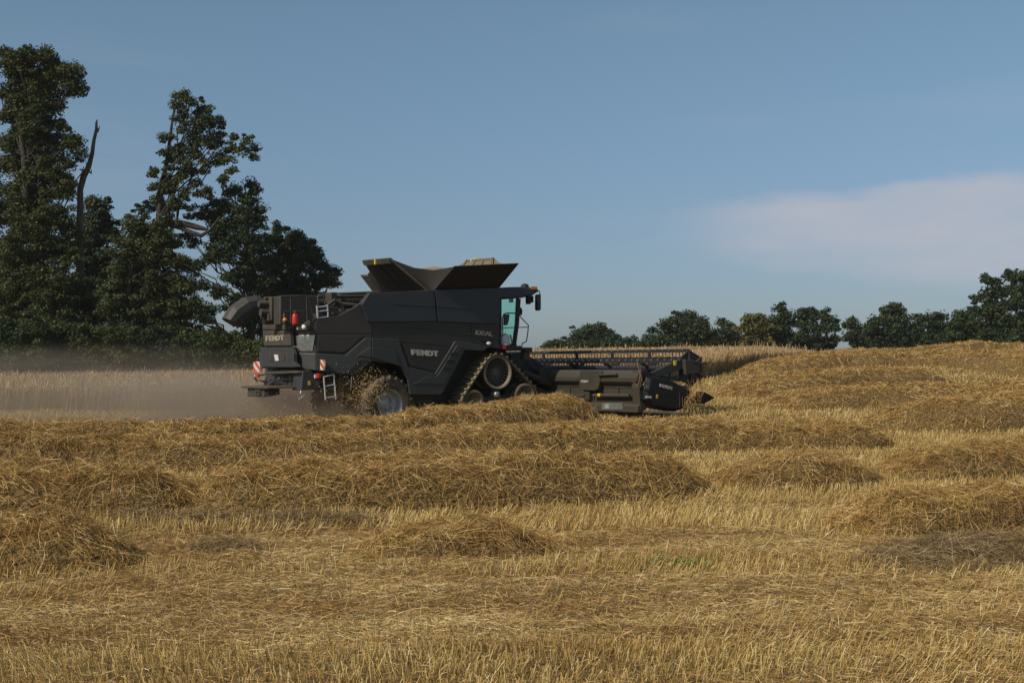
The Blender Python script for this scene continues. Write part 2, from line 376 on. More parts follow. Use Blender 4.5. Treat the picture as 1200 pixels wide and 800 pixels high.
def litter():
    parts = []
    for D0, D1, rho, w, L0 in ((4, 8, 6200, .0032, .08), (8, 12, 5200, .0034, .10), (12, 18, 1800, .0048, .14), (18, 28, 560, .0075, .2), (28, 45, 230, .011, .22), (45, 75, 70, .018, .28)):
        x, y = scatter(D0, D1, rho)
        k = (RNG.random(len(x)) < 1.12-band(x, y)*.85) & ~is_crop(x, y); x, y = x[k], y[k]
        n = len(x); P = np.stack([x, y, gz(x, y)+RNG.random(n)**2*.055], 1)
        ang = (fbm(x*.8, y*1.6, 61)-.5)*7+RNG.normal(0, 1.0, n)
        Dv = np.stack([np.cos(ang), np.sin(ang)*.8, np.abs(RNG.normal(.05, .38, n))], 1)
        L = L0*RNG.uniform(.25, 1.5, n)*RNG.uniform(.5, 1, n)
        V, F = ribbons(P-unit(Dv)*(L*.4)[:, None], Dv, L, w*RNG.uniform(.6, 1.35, n), np.stack([RNG.normal(0, .03, n), RNG.normal(0, .03, n), -RNG.random(n)*.05], 1))
        V[:, 2] = np.maximum(V[:, 2], gz(V[:, 0], V[:, 1])+.002)
        parts.append((V, F))
    V, F = merge(parts)
    tag(np_obj('loose_straw', V, F, M_STRAW), 'loose golden straw lying over the stubble', 'loose straw', None, 'stuff')
stubble(); litter()
def weeds():
    n = 75; x = sxy(795, 10.1)[0]+RNG.normal(0, .14, n); y = 10.1+RNG.normal(0, .05, n)
    P = np.stack([x, y, gz(x, y)], 1); Dv = np.stack([RNG.normal(0, .9, n), RNG.normal(0, .6, n), np.ones(n)*.8], 1)
    m, N, Lk, B = nodes('green_blades'); B.inputs['Base Color'].default_value = (.13, .22, .045, 1); B.inputs['Roughness'].default_value = .6
    V, F = ribbons(P, Dv, RNG.uniform(.08, .17, n), .008, RNG.normal(0, .02, (n, 3)))
    tag(np_obj('weed_patch', V, F, m), 'small patch of fresh green weeds in the foreground stubble', 'weeds', None, 'stuff')
weeds()

# ------------------------------------------------------------------ standing wheat
def wheat():
    parts = []
    xs = np.arange(-62, 40, .45); ys = np.arange(43, 112, .45)
    X, Y = np.meshgrid(xs, ys); inside = is_crop(X, Y)
    Z = gz(X, Y)+(.58+.12*fbm(X*1.5, Y*1.5, 13))*np.clip((.275-X/Y)/.08, .35, 1)
    V = np.stack([X, Y, Z], -1).reshape(-1, 3); nx, ny = len(xs), len(ys)
    i, j = np.meshgrid(np.arange(nx-1), np.arange(ny-1)); b = (j*nx+i).ravel()
    F = np.stack([b, b+1, b+nx+1, b+nx], 1); ins = inside.ravel()
    F = F[ins[F].all(1)]; parts.append((V, F)); nf = len(F)
    def add(x, y, w):
        n = len(x); P = np.stack([x, y, gz(x, y)], 1)
        Dv = np.stack([RNG.normal(.06, .10, n), RNG.normal(0, .10, n), np.ones(n)], 1)
        L = (RNG.uniform(.66, .92, n)+(fbm(x*.5, y*.5, 15)-.5)*.22)*np.clip((.275-x/y)/.08, .4, 1)
        tall = RNG.random(n) < .012; L[tall] += .28
        parts.append(ribbons(P, Dv, L, w, np.stack([RNG.normal(.04, .04, n), RNG.normal(0, .04, n), -RNG.random(n)*.05], 1), (.5, .7, 1.3)))
    a = RNG.uniform(-.5, .262, 100000); e = crop_edge(a); y = e+RNG.random(len(a))**1.5*3.5-.3; x = a*y; k = is_crop(x, y); add(x[k], y[k], .013)
    x, y = scatter(46, 78, 60, .5); k = is_crop(x, y); add(x[k], y[k], .018)
    x, y = scatter(78, 108, 12, .5); k = is_crop(x, y); add(x[k], y[k], .04)
    V, F = merge(parts)
    mi = np.ones(len(F)); mi[:nf] = 0
    tag(np_obj('standing_wheat', V, F, [M_SOIL3, M_WHEAT], mi=mi), 'uncut ripe wheat standing beyond the harvester', 'wheat', None, 'stuff')
def wheat_core():
    m, N, Lk, B = nodes('wheat_mass')
    n1 = noise(N, Lk, 9, 6, 'Object', (3, 1, .5))
    Lk.new(ramp(N, n1, [(.35, (.14, .09, .045)), (.65, (.34, .235, .12))], Lk), B.inputs['Base Color']); B.inputs['Roughness'].default_value = .95
    return m
M_SOIL3 = wheat_core()
wheat()

# ------------------------------------------------------------------ trees
def leaf_mat(name, a, b, c):
    m, N, Lk, B = nodes(name); g = N.new('ShaderNodeNewGeometry')
    cc = ramp(N, g.outputs['Random Per Island'], [(0, a), (.55, b), (1, c)], Lk)
    n = noise(N, Lk, .45, 3)
    cc = mixc(N, Lk, 1.0, cc, ramp(N, n, [(.35, (.65, .72, .7)), (.65, (1.15, 1.08, .9))], Lk), 'MULTIPLY')
    Lk.new(cc, B.inputs['Base Color']); B.inputs['Roughness'].default_value = .6; B.inputs['Specular IOR Level'].default_value = .25
    tr = N.new('ShaderNodeBsdfTranslucent'); Lk.new(cc, tr.inputs[0]); ms = N.new('ShaderNodeMixShader'); ms.inputs[0].default_value = .2
    Lk.new(B.outputs[0], ms.inputs[1]); Lk.new(tr.outputs[0], ms.inputs[2]); Lk.new(ms.outputs[0], N['Material Output'].inputs[0])
    return m
M_LEAF = leaf_mat('oak_leaves', (.034, .046, .016), (.060, .076, .024), (.10, .115, .038))
M_LEAF2 = leaf_mat('dark_leaves', (.024, .040, .018), (.040, .062, .024), (.064, .09, .032))
M_LEAF3 = leaf_mat('yellowing_leaves', (.07, .07, .018), (.12, .115, .028), (.17, .15, .04))
def bark_mat(name, a, b):
    m, N, Lk, B = nodes(name); n1 = noise(N, Lk, 3, 8, 'Object', (4, 4, .6))
    Lk.new(ramp(N, n1, [(.35, a), (.65, b)], Lk), B.inputs['Base Color']); B.inputs['Roughness'].default_value = .9
    bp = N.new('ShaderNodeBump'); bp.inputs['Strength'].default_value = .8; bp.inputs['Distance'].default_value = .05
    Lk.new(n1, bp.inputs['Height']); Lk.new(bp.outputs[0], B.inputs['Normal']); return m
M_BARK = bark_mat('bark', (.022, .018, .014), (.055, .045, .035)); M_DEAD = bark_mat('bare_weathered_wood', (.05, .038, .032), (.15, .115, .095))
def tube(pts, rad, n=8):
    P = np.array(pts, float); T = unit(np.gradient(P, axis=0)); up = np.array((.3, .9, .2))
    A = unit(np.cross(T, up)); Bn = np.cross(T, A); th = np.linspace(0, 2*math.pi, n, endpoint=False)
    rad = np.broadcast_to(rad, len(P))
    V = (P[:, None]+rad[:, None, None]*(np.cos(th)[None, :, None]*A[:, None]+np.sin(th)[None, :, None]*Bn[:, None])).reshape(-1, 3)
    i, j = np.meshgrid(np.arange(len(P)-1), np.arange(n), indexing='ij'); b = i*n+j; c = i*n+(j+1) % n
    F = np.stack([b, c, c+n, b+n], -1).reshape(-1, 4)
    return V, F
def wig(p, q, n, amp):
    p = np.array(p, float); q = np.array(q, float); t = np.linspace(0, 1, n)[:, None]
    k = RNG.normal(0, 1, (n, 3)); k = np.cumsum(k, 0); k -= t*k[-1]; k[0] = 0
    L = np.linalg.norm(q-p)
    return p*(1-t)+q*t + k*amp*L/n + np.array((0, 0, 1))*(np.sin(t*math.pi)*-.05*L)
def leaves(C, rc, nl, size, drop=.35):
    """clusters of leaf faces round the centres C with radii rc"""
    n = len(C)*nl; idx = np.repeat(np.arange(len(C)), nl)
    d = unit(RNG.normal(size=(n, 3))); r = RNG.random(n)**.45
    off = d*r[:, None]*rc[idx][:, None]*np.array((1.15, 1.15, .62)); off[:, 2] -= (off[:, 0]**2+off[:, 1]**2)/rc[idx]*drop*.6
    P = C[idx]+off
    nr = unit(d*.55+np.array((0, 0, .55))+RNG.normal(0, .55, (n, 3)))
    a = unit(np.cross(nr, RNG.normal(size=(n, 3)))); b = np.cross(nr, a)
    s = (size*RNG.uniform(.6, 1.35, n))[:, None]
    V = np.stack([P-a*s*.62, P-b*s*.38+nr*s*.06, P+a*s*.62, P+b*s*.38+nr*s*.06], 1).reshape(-1, 3)
    return V, np.arange(n*4).reshape(-1, 4)
def tree(name, blobs, D, label, base_px, mat, depth=1.0, cl=.62, nl=115, leaf=.135, trunk_r=.35, group='trees beyond the field', fill=1.0, limbs=True, fork=None, lt=1.0, extra=None):
    """blobs: crown masses (px, py, radius in px) at distance D, given real depth and thickness"""
    bx = (base_px-600)/FPX*D; base = np.array((bx, D, float(gz(bx, D, False))))
    root = empty(name, tuple(base)); tag(root, label, 'tree', group)
    Cs, Rc, bc = [], [], []
    k = D/FPX
    for px, py, r in blobs:
        Rr = r*k; c = at(px, py, D); c[1] += RNG.uniform(-.5, .5)*min(Rr*1.2, 3)*depth; c[0] = (px-600)/FPX*c[1]
        if c[2] < base[2]+.3: c[2] = base[2]+.3
        bc.append((c, Rr))
        n = max(4, int(fill*8*(Rr/cl)**2))
        d = unit(RNG.normal(size=(n, 3))); rr = RNG.uniform(.15, 1, n)**.55
        q = c+d*(rr*max(Rr-cl*.4, .1))[:, None]*np.array((1, depth, 1))
        sp = RNG.random(n) < .14; q[sp] = (c+d*(Rr*RNG.uniform(.95, 1.35, n))[:, None]*np.array((1, depth, 1)))[sp]
        rq = cl*RNG.uniform(.55, 1.15, n); rq[sp] *= .6
        Cs.append(q); Rc.append(rq)
    C = np.concatenate(Cs); rc = np.concatenate(Rc); C[:, 2] = np.maximum(C[:, 2], base[2]+.2)
    V, F = leaves(C, rc, nl, leaf)
    np_obj('crown', V-base, F, mat, root)
    parts = []
    top = max(bc, key=lambda b: b[0][2]); tz = top[0]+np.array((0, 0, top[1]*.4))
    mid = np.array((fork[0], D, fork[1])) if fork else None
    if mid is not None:
        p1 = wig(base-np.array((0, 0, .3)), mid, 8, .12); p2 = wig(mid, tz, 8, .2); tr = np.concatenate([p1, p2[1:]])
    else: tr = wig(base-np.array((0, 0, .3)), tz, 14, .16)
    rad = np.linspace(trunk_r, .05, len(tr))**1.0
    parts.append(tube(tr, rad, 9))
    if limbs:
        for c, Rr in bc:
            if c is top[0] or (name == 'leaning_tree' and Rr < .5): continue
            hh = np.clip((c[2]-Rr*.9-base[2])/(tz[2]-base[2])*.9, .08, .95); i = int(hh*(len(tr)-1))
            L = wig(tr[i], c, 7, .3); parts.append(tube(L, np.linspace(rad[i]*.40, .025, 7), 6))
            for _ in range(3 if Rr > .8 else 1):
                e = c+unit(RNG.normal(size=3))*Rr*.85; parts.append(tube(wig(L[3], e, 5, .35), np.linspace(rad[i]*.22+.02, .015, 5), 5))
    if extra: parts += extra(base, D)
    V, F = merge(parts); np_obj('trunk', V-base, F, M_BARK, root, smooth=True)
    return root

LT = 'trees at the field edge on the left'
def W3(px, py, D): return tuple(at(px, py, D))
tree('oak_tree', [(-30, 250, 50), (-35, 320, 60), (-10, 385, 50), (-5, 345, 35), (-28, 190, 42), (2, 300, 22), (4, 240, 12), (10, 410, 28)], 92,
     'dark tree cut off by the left edge, behind the tallest tree', -20, M_LEAF2, cl=.8, nl=130, leaf=.16, group=LT)
tree('oak_tree', [(33, 72, 20), (52, 68, 15), (12, 78, 15), (66, 78, 15), (82, 84, 12), (4, 62, 10), (28, 95, 26), (58, 95, 22), (80, 100, 12), (90, 94, 7), (88, 106, 8), (22, 125, 20), (48, 118, 15), (5, 110, 10),
                  (64, 124, 14), (10, 135, 12), (40, 142, 24), (68, 148, 10), (15, 160, 18), (50, 168, 26), (82, 166, 14), (90, 178, 9), (20, 185, 22), (60, 195, 26), 
                  (35, 215, 26), (70, 222, 18), (18, 225, 18), (35, 250, 28), (64, 256, 24), (30, 285, 34), (68, 290, 28), (22, 325, 36), (62, 330, 34), (88, 345, 16), (30, 365, 40), (70, 372, 36), (25, 405, 32), (65, 408, 30), (100, 405, 24), (96, 352, 12), (100, 372, 16), (92, 340, 9)], 80,
     'tallest leafy tree near the left edge, with a broad crown', 45, M_LEAF, fill=1.2, nl=120, group=LT, trunk_r=.45)
tree('oak_tree', [(108, 240, 16), (118, 262, 17), (122, 250, 10), (100, 262, 22), (115, 290, 22), (130, 275, 9), (95, 300, 26), (120, 315, 20), (105, 335, 26), (110, 365, 26), (100, 390, 26)], 88,
     'round topped tree behind the bare dead trunk', 108, M_LEAF2, cl=.7, nl=120, leaf=.15, group=LT)
# dead snag
def snag():
    D = 82; b = at(96, 432, D); b[2] = float(gz(b[0], D, False))
    root = empty('dead_tree', tuple(b)); tag(root, 'bare dead trunk with a broken top between the leafy trees', 'dead tree', LT)
    p = [b-np.array((0, 0, .3))]+[at(x, y, D) for x, y in ((95, 380), (94, 325), (93, 280), (94, 245), (94, 222), (98, 207), (104, 195), (108, 180), (110, 165), (113, 152), (113, 144), (114, 140))]
    V, F = tube(p, [.30, .27, .25, .23, .20, .19, .20, .17, .13, .11, .10, .07, .02], 10)
    parts = [(V, F), tube([at(94, 225, D), at(96, 205, D), at(98, 195, D)], [.15, .09, .02], 6), tube([at(103, 200, D), at(107, 203, D), at(107, 198, D)], [.1, .08, .02], 6),
             tube([at(114, 155, D), at(117, 148, D)], [.08, .02], 5), tube([at(93, 222, D), at(90, 213, D)], [.05, .01], 5)]
    V, F = merge(parts); np_obj('trunk', V-b, F, M_DEAD, root, smooth=True)
snag()
def split_limbs(base, D):
    a = at(196, 258, D); out = []
    out.append(tube([at(200, 262, D), at(215, 262, D), at(230, 266, D), at(243, 269, D)], [.26, .2, .2, .1], 8))
    out.append(tube([at(196, 262, D), at(212, 267, D), at(226, 273, D), at(236, 276, D), at(246, 270, D), at(258, 254, D-.5)], [.2, .16, .15, .14, .1, .06], 8))
    return out
tree('leaning_tree', [(214, 112, 8), (206, 110, 6), (222, 120, 11), (205, 122, 8), (235, 125, 10), (214, 132, 10), (246, 132, 10), (256, 140, 8), (228, 142, 13), (206, 140, 7), (244, 147, 13), (214, 150, 9),
                      (227, 160, 12), (196, 160, 7), (190, 159, 5), (258, 160, 10), (245, 165, 14), (272, 160, 6), (270, 170, 11), (288, 167, 8), (298, 172, 7), (297, 182, 6), (285, 176, 8), (210, 166, 8), (206, 178, 11), (192, 180, 6),
                      (230, 178, 12), (255, 182, 11), (214, 190, 11), (237, 192, 9), (266, 186, 8), (271, 198, 5), (261, 213, 4), (262, 208, 3.5), (198, 196, 9), (224, 200, 9), (180, 200, 6), (190, 206, 9), (175, 204, 4), (210, 208, 10), (236, 200, 7),
                      (228, 214, 8), (242, 222, 4), (243, 228, 4), (196, 220, 12), (216, 226, 10), (180, 220, 8), (232, 226, 4), (186, 236, 14), (206, 238, 12), (172, 238, 7), (224, 245, 8), (165, 250, 10), (192, 255, 11), (208, 262, 6), (222, 254, 6), (185, 262, 10), (178, 275, 12)], 83,
     'tall thin crowned tree leaning right with a split limb', 185, M_LEAF, cl=.42, nl=75, leaf=.13, group=LT, fill=.62, trunk_r=.42, extra=split_limbs, depth=1.6)
tree('oak_tree', [(152, 262, 13), (168, 272, 16), (190, 280, 18), (205, 284, 8), (145, 290, 18), (178, 300, 24), (208, 304, 16), (222, 312, 9), (150, 325, 30), (190, 335, 30), (218, 335, 16), (165, 360, 34), (205, 365, 26), (228, 352, 10), (150, 395, 30), (195, 400, 30), (225, 395, 20), (130, 350, 22), (130, 400, 24)], 78,
     'wide dense tree under the leaning one, with sunlit boughs', 170, M_LEAF, fill=1.3, nl=120, group=LT, trunk_r=.4)
tree('oak_tree', [(275, 221, 9), (292, 216, 9), (300, 220, 7), (268, 226, 5), (285, 232, 9), (297, 232, 7), (305, 242, 5), (252, 238, 8), (241, 246, 8), (265, 240, 12), (250, 252, 11), (285, 250, 14), (270, 260, 16), (300, 258, 12), (256, 272, 14), (290, 276, 18), (236, 252, 5), (226, 282, 6), (218, 276, 4), (262, 292, 20), (245, 300, 10), (296, 300, 20),
                  (232, 310, 8), (275, 318, 18), (258, 340, 12), (300, 330, 20), (240, 365, 16), (275, 355, 14), (290, 370, 22), (250, 400, 22), (285, 405, 22), (240, 335, 6)], 84,
     'airy tree left of the rounded dark one, sky showing through', 278, M_LEAF2, fill=1.2, cl=.6, nl=95, leaf=.145, group=LT, trunk_r=.38)
tree('oak_tree', [(326, 268, 9), (320, 282, 14), (345, 274, 9), (338, 288, 16), (360, 286, 10), (368, 298, 12), (350, 305, 20), (378, 312, 9), (318, 310, 20), (386, 322, 9), (392, 316, 5), (372, 328, 14), (345, 330, 18), (390, 330, 7), (320, 345, 24), (350, 360, 28), (320, 385, 30), (365, 350, 14), (375, 380, 26), (345, 405, 26), (400, 400, 14)], 90,
     'rounded dark green tree directly behind the harvester', 345, M_LEAF2, fill=1.3, cl=.62, nl=115, leaf=.15, group=LT, trunk_r=.4)
for i, (p0, p1, t, lab) in enumerate(((-40, 60, 372, 'leafy bush at the wheat edge by the left side of the photo'), (45, 150, 378, 'low bush under the dead trunk'), (140, 235, 384, 'wide bush below the leaning tree'), (225, 300, 392, 'bush beside the harvester rear, left of its spout'))):
    bl = []
    for q in np.linspace(p0, p1, 7): bl += [(q, RNG.uniform(t+8, t+24), RNG.uniform(13, 19)), (q+6, 412, 17), (q+2, 425, 9), (q+9, 424, 9)]
    tree('field_bush', bl, 74+i*.7, lab, (p0+p1)/2, M_LEAF if i % 2 else M_LEAF2, nl=110, group='bushes under the trees on the left', trunk_r=.12, cl=.6)

RT = 'distant trees on the skyline at the right'
def rtree(bl, D, lab, base, mat=None, **k):
    return tree('distant_tree', bl, D, lab, base, mat or M_LEAF2, cl=.85, nl=80, leaf=.24, group=RT, trunk_r=.25, fill=1.5, **k)
rtree([(690, 386, 9), (702, 384, 8), (678, 392, 10), (712, 392, 9), (694, 397, 14), (666, 402, 8), (724, 400, 8), (655, 408, 7), (710, 406, 12), (675, 408, 12), (735, 407, 8), (645, 411, 5)], 150,
      'broad low tree standing alone above the header reel', 692)
rtree([(745, 403, 6), (760, 396, 7), (766, 386, 5), (772, 400, 10), (760, 406, 9), (780, 406, 8)], 150, 'small ragged tree at the left end of the far tree row', 763)
rtree([(790, 374, 8), (806, 371, 10), (818, 377, 9), (780, 380, 8), (800, 386, 14), (825, 386, 10), (785, 395, 12), (810, 399, 14), (770, 398, 6), (832, 396, 8)], 145, 'round dark tree left of the gap before the yellowish one', 803)
rtree([(847, 377, 6), (856, 381, 6), (845, 390, 10), (860, 393, 8), (838, 398, 8), (852, 401, 9)], 145, 'small dark tree just left of the yellowish one', 849)
rtree([(880, 374, 8), (893, 374, 8), (872, 384, 8), (886, 386, 11), (900, 383, 7), (880, 396, 10), (895, 396, 9)], 140, 'yellow green tree between dark ones on the skyline', 887, M_LEAF3)
rtree([(914, 361, 6), (920, 370, 9), (908, 374, 7), (928, 378, 7), (915, 386, 11), (930, 392, 8), (906, 395, 8), (920, 398, 9)], 142, 'upright dark tree right of the yellowish one', 916)
rtree([(940, 366, 8), (952, 364, 7), (964, 369, 8), (974, 374, 7), (946, 380, 10), (962, 384, 9), (978, 384, 6), (940, 394, 9), (958, 398, 10), (976, 396, 8)], 142, 'spreading dark tree left of the bright gap', 957)
rtree([(999, 375, 5), (993, 380, 5), (1004, 384, 7), (997, 392, 8), (1010, 394, 7), (1004, 400, 7)], 140, 'small tree just right of the bright gap', 1001)
rtree([(1049, 358, 4), (1040, 362, 4), (1052, 366, 8), (1038, 374, 10), (1058, 374, 9), (1026, 376, 8), (1022, 386, 9), (1045, 388, 14), (1065, 388, 10), (1030, 398, 10), (1055, 400, 10)], 138, 'pointed bushy tree in the right half of the tree row', 1045)
rtree([(1078, 374, 7), (1090, 372, 8), (1102, 370, 6), (1075, 386, 10), (1096, 384, 12), (1112, 380, 7), (1085, 398, 12), (1108, 396, 11)], 138, 'low dark tree leading up to the tall wood at right', 1092)
rtree([(1127, 368, 8), (1140, 362, 8), (1122, 378, 9), (1138, 380, 12), (1120, 392, 10), (1136, 398, 12), (1150, 388, 12)], 134, 'mid height tree at the left foot of the tall wood', 1135)
rtree([(1157, 327, 7), (1166, 330, 7), (1158, 341, 8), (1150, 349, 6), (1170, 344, 9), (1180, 338, 7), (1160, 358, 11), (1178, 358, 10), (1150, 366, 8), (1166, 374, 12), (1180, 376, 12), (1160, 392, 13), (1180, 396, 13)], 130, 'tall dark tree with gaps in its crown near the right edge', 1168)
rtree([(1184, 322, 7), (1195, 324, 9), (1208, 322, 9), (1190, 338, 9), (1206, 340, 12), (1195, 354, 12), (1215, 358, 14), (1200, 376, 16), (1220, 384, 16), (1200, 395, 14)], 128, 'tallest dark tree of the right wood, cut by the right edge', 1205)
for x0, x1, yt, lab in ((640, 770, 405, 'low scrub under the trees above the header reel'), (765, 972, 397, 'dark undergrowth filling the tree row left of the bright gap'), (1004, 1240, 391, 'dark undergrowth filling the wood right of the bright gap')):
    bl = []
    for q in np.arange(x0, x1, 11): bl += [(q, RNG.uniform(yt, yt+9)+(0 if q < 1120 else -12), RNG.uniform(6, 10)), (q+5, 404, 9)]
    rtree(bl, 146, lab, (x0+x1)/2)
rtree([(1240, 330, 14), (1235, 350, 16), (1255, 365, 18), (1240, 385, 18)], 128, 'dark tree beyond the right edge of the wood', 1245)

# ------------------------------------------------------------------ harvester paint and materials
def paint(name, c, rough=.4, metal=0, dust=.35, dcol=(.20, .15, .095), scale=2.2, coat=0, spec=.5):
    """paint with settled field dust: patchy, thicker on faces that look up"""
    m, N, Lk, B = nodes(name)
    n1 = noise(N, Lk, scale, 7); n2 = noise(N, Lk, scale*9, 5, 'Object', (1, 1, .35))
    g = N.new('ShaderNodeNewGeometry'); sp = N.new('ShaderNodeSeparateXYZ'); Lk.new(g.outputs['Normal'], sp.inputs[0])
    up = N.new('ShaderNodeMapRange'); Lk.new(sp.outputs[2], up.inputs[0]); up.inputs[1].default_value = .1; up.inputs[2].default_value = .9; up.inputs[3].default_value = 0; up.inputs[4].default_value = .45
    a = N.new('ShaderNodeMath'); a.operation = 'MULTIPLY_ADD'; Lk.new(n1, a.inputs[0]); Lk.new(n2, a.inputs[1]); Lk.new(up.outputs[0], a.inputs[2])
    mr = N.new('ShaderNodeMapRange'); Lk.new(a.outputs[0], mr.inputs[0]); mr.inputs[1].default_value = .12; mr.inputs[2].default_value = .62
    mr.inputs[3].default_value = dust*.25; mr.inputs[4].default_value = min(1, dust*1.9)
    Lk.new(mixc(N, Lk, mr.outputs[0], c, dcol), B.inputs['Base Color'])
    rr = N.new('ShaderNodeMapRange'); Lk.new(mr.outputs[0], rr.inputs[0]); rr.inputs[3].default_value = rough; rr.inputs[4].default_value = .95
    Lk.new(rr.outputs[0], B.inputs['Roughness']); B.inputs['Metallic'].default_value = metal
    B.inputs['Coat Weight'].default_value = coat; B.inputs['Specular IOR Level'].default_value = spec
    bp = N.new('ShaderNodeBump'); bp.inputs['Strength'].default_value = .12; bp.inputs['Distance'].default_value = .01
    Lk.new(n2, bp.inputs['Height']); Lk.new(bp.outputs[0], B.inputs['Normal'])
    return m
K_BODY = paint('black_body_paint', (.014, .0125, .0115), .42, 0, .12, (.10, .076, .05))
K_UP = paint('dark_blue_grey_panel', (.016, .021, .029), .45, 0, .09, (.11, .095, .075))
K_CLAD = paint('charcoal_cladding', (.022, .026, .028), .5, 0, .09, (.12, .10, .075))
K_REAR = paint('dusty_rear_paint', (.032, .028, .023), .6, 0, .28, (.14, .108, .07))
K_FLAP = paint('dusty_tank_flap', (.017, .0145, .012), .7, 0, .16, (.08, .063, .042))
K_FLAPD = paint('black_tank_flap', (.007, .007, .009), .6, 0, .02)
K_FLAPI = paint('dust_coated_steel', (.085, .07, .05), .8, 0, .5, (.19, .155, .10))
K_CANVAS = paint('dark_canvas', (.015, .012, .010), .9, 0, .12, (.07, .055, .037))
K_CHAS = paint('dark_chassis', (.018, .017, .016), .7, 0, .25, (.11, .085, .055))
K_TUBE = paint('grey_auger_paint', (.026, .026, .025), .5, 0, .14, (.13, .105, .075))
K_STEEL = paint('bare_steel', (.42, .43, .44), .35, .75, .12)
K_ALU = paint('aluminium', (.6, .62, .64), .35, .6, .06)
K_RUB = paint('tyre_rubber', (.022, .021, .02), .85, 0, .45, (.17, .125, .07))
K_BELT = paint('track_rubber', (.025, .023, .02), .9, 0, .55, (.19, .145, .08))
K_RIM = paint('silver_rim', (.45, .46, .47), .4, .5, .14, (.28, .22, .15))
K_WHL = paint('grey_wheel_disc', (.06, .058, .055), .5, 0, .2, (.22, .175, .11))
K_RIMD = paint('dust_rim', (.13, .11, .08), .6, 0, .4, (.27, .21, .13))
K_HEAD = paint('dusty_olive_header', (.026, .023, .016), .6, 0, .28, (.08, .066, .041))
K_SHLD = paint('glossy_black_shield', (.0045, .005, .0065), .4, 0, .02, (.06, .05, .04), spec=.3)
K_REEL = paint('reel_black', (.010, .012, .016), .5, 0, .08)
K_NAVY = paint('reel_dark_blue', (.016, .022, .042), .4, 0, .06)
def plain(name, c, rough=.5, metal=0, emit=0, alpha=None):
    m, N, Lk, B = nodes(name); n = noise(N, Lk, 12, 4)
    d = tuple(v*.7 for v in c)
    Lk.new(ramp(N, n, [(.35, d), (.65, c)], Lk), B.inputs['Base Color']); B.inputs['Roughness'].default_value = rough; B.inputs['Metallic'].default_value = metal
    return m
C_LET = plain('silver_letters', (.55, .52, .47), .4, .3); C_LETD = plain('dull_letters', (.38, .32, .25), .5, .2)
C_WHITE = plain('white_plastic', (.62, .62, .60), .45); C_RED = plain('red_paint', (.55, .02, .015), .35); C_REDL = plain('red_reflective', (.62, .06, .035), .4)
C_YEL = plain('yellow_sticker', (.65, .45, .03), .5); C_ORG = plain('orange_lens', (.75, .22, .03), .3); C_LENS = plain('lamp_lens', (.8, .8, .76), .15)
C_GREYS = plain('grey_sticker', (.13, .135, .12), .6); C_MIRROR = plain('mirror_back', (.01, .01, .012), .3)
C_CHROME = plain('polished_panel', (.30, .29, .28), .22, .9); C_BLACK = plain('black_rubber', (.008, .008, .008), .7)
def glass(name, tint, alpha):
    m, N, Lk, B = nodes(name)
    tr = N.new('ShaderNodeBsdfTransparent'); tr.inputs[0].default_value = (*tint, 1)
    gl = N.new('ShaderNodeBsdfGlossy'); gl.inputs[0].default_value = (.8, .9, .9, 1); gl.inputs['Roughness'].default_value = .03
    ms = N.new('ShaderNodeMixShader'); ms.inputs[0].default_value = .05; Lk.new(tr.outputs[0], ms.inputs[1]); Lk.new(gl.outputs[0], ms.inputs[2])
    Lk.new(ms.outputs[0], N['Material Output'].inputs[0]); return m
G_CAB = glass('green_tinted_glass', (.84, 1.0, .965), .5)

# ------------------------------------------------------------------ harvester frame: local x forward, y left, z up
TH = R(35); OX, OY = -1.42, 37.9
FV = np.array((math.cos(TH), math.sin(TH))); RV = np.array((math.sin(TH), -math.cos(TH)))
def loc2(px, py, t):
    d = ray(px, py); p = np.array((d[0]*t-OX, d[1]*t-OY)); return p@FV, p@RV, CAM_Z+d[2]*t
def SR(px, py, r):                       # point on the plane r = const (r: metres to the machine's right)
    d = ray(px, py); q = d[:2]@RV; t = (r+np.array((OX, OY))@RV)/q; f, rr, z = loc2(px, py, t); return (f, -r, z)
def SF(px, py, f):                       # point on the plane f = const
    d = ray(px, py); q = d[:2]@FV; t = (f+np.array((OX, OY))@FV)/q; ff, rr, z = loc2(px, py, t); return (f, -rr, z)
F0 = SR(340, 400, .65)[0]; FA = SR(370, 400, 1.3)[0]; FB = SR(436, 400, 1.65)[0]
def wid(f): return float(np.interp(f, [F0, FA, FB], [.65, 1.3, 1.65]))
def SS(px, py, off=0):                   # point on the machine's right side skin
    lo, hi = 25., 55.
    for _ in range(50):
        m_ = (lo+hi)/2; f, r, z = loc2(px, py, m_)
        if r-(wid(f)+off) > 0: lo = m_
        else: hi = m_
    f, r, z = loc2(px, py, lo); return (f, -r, z)

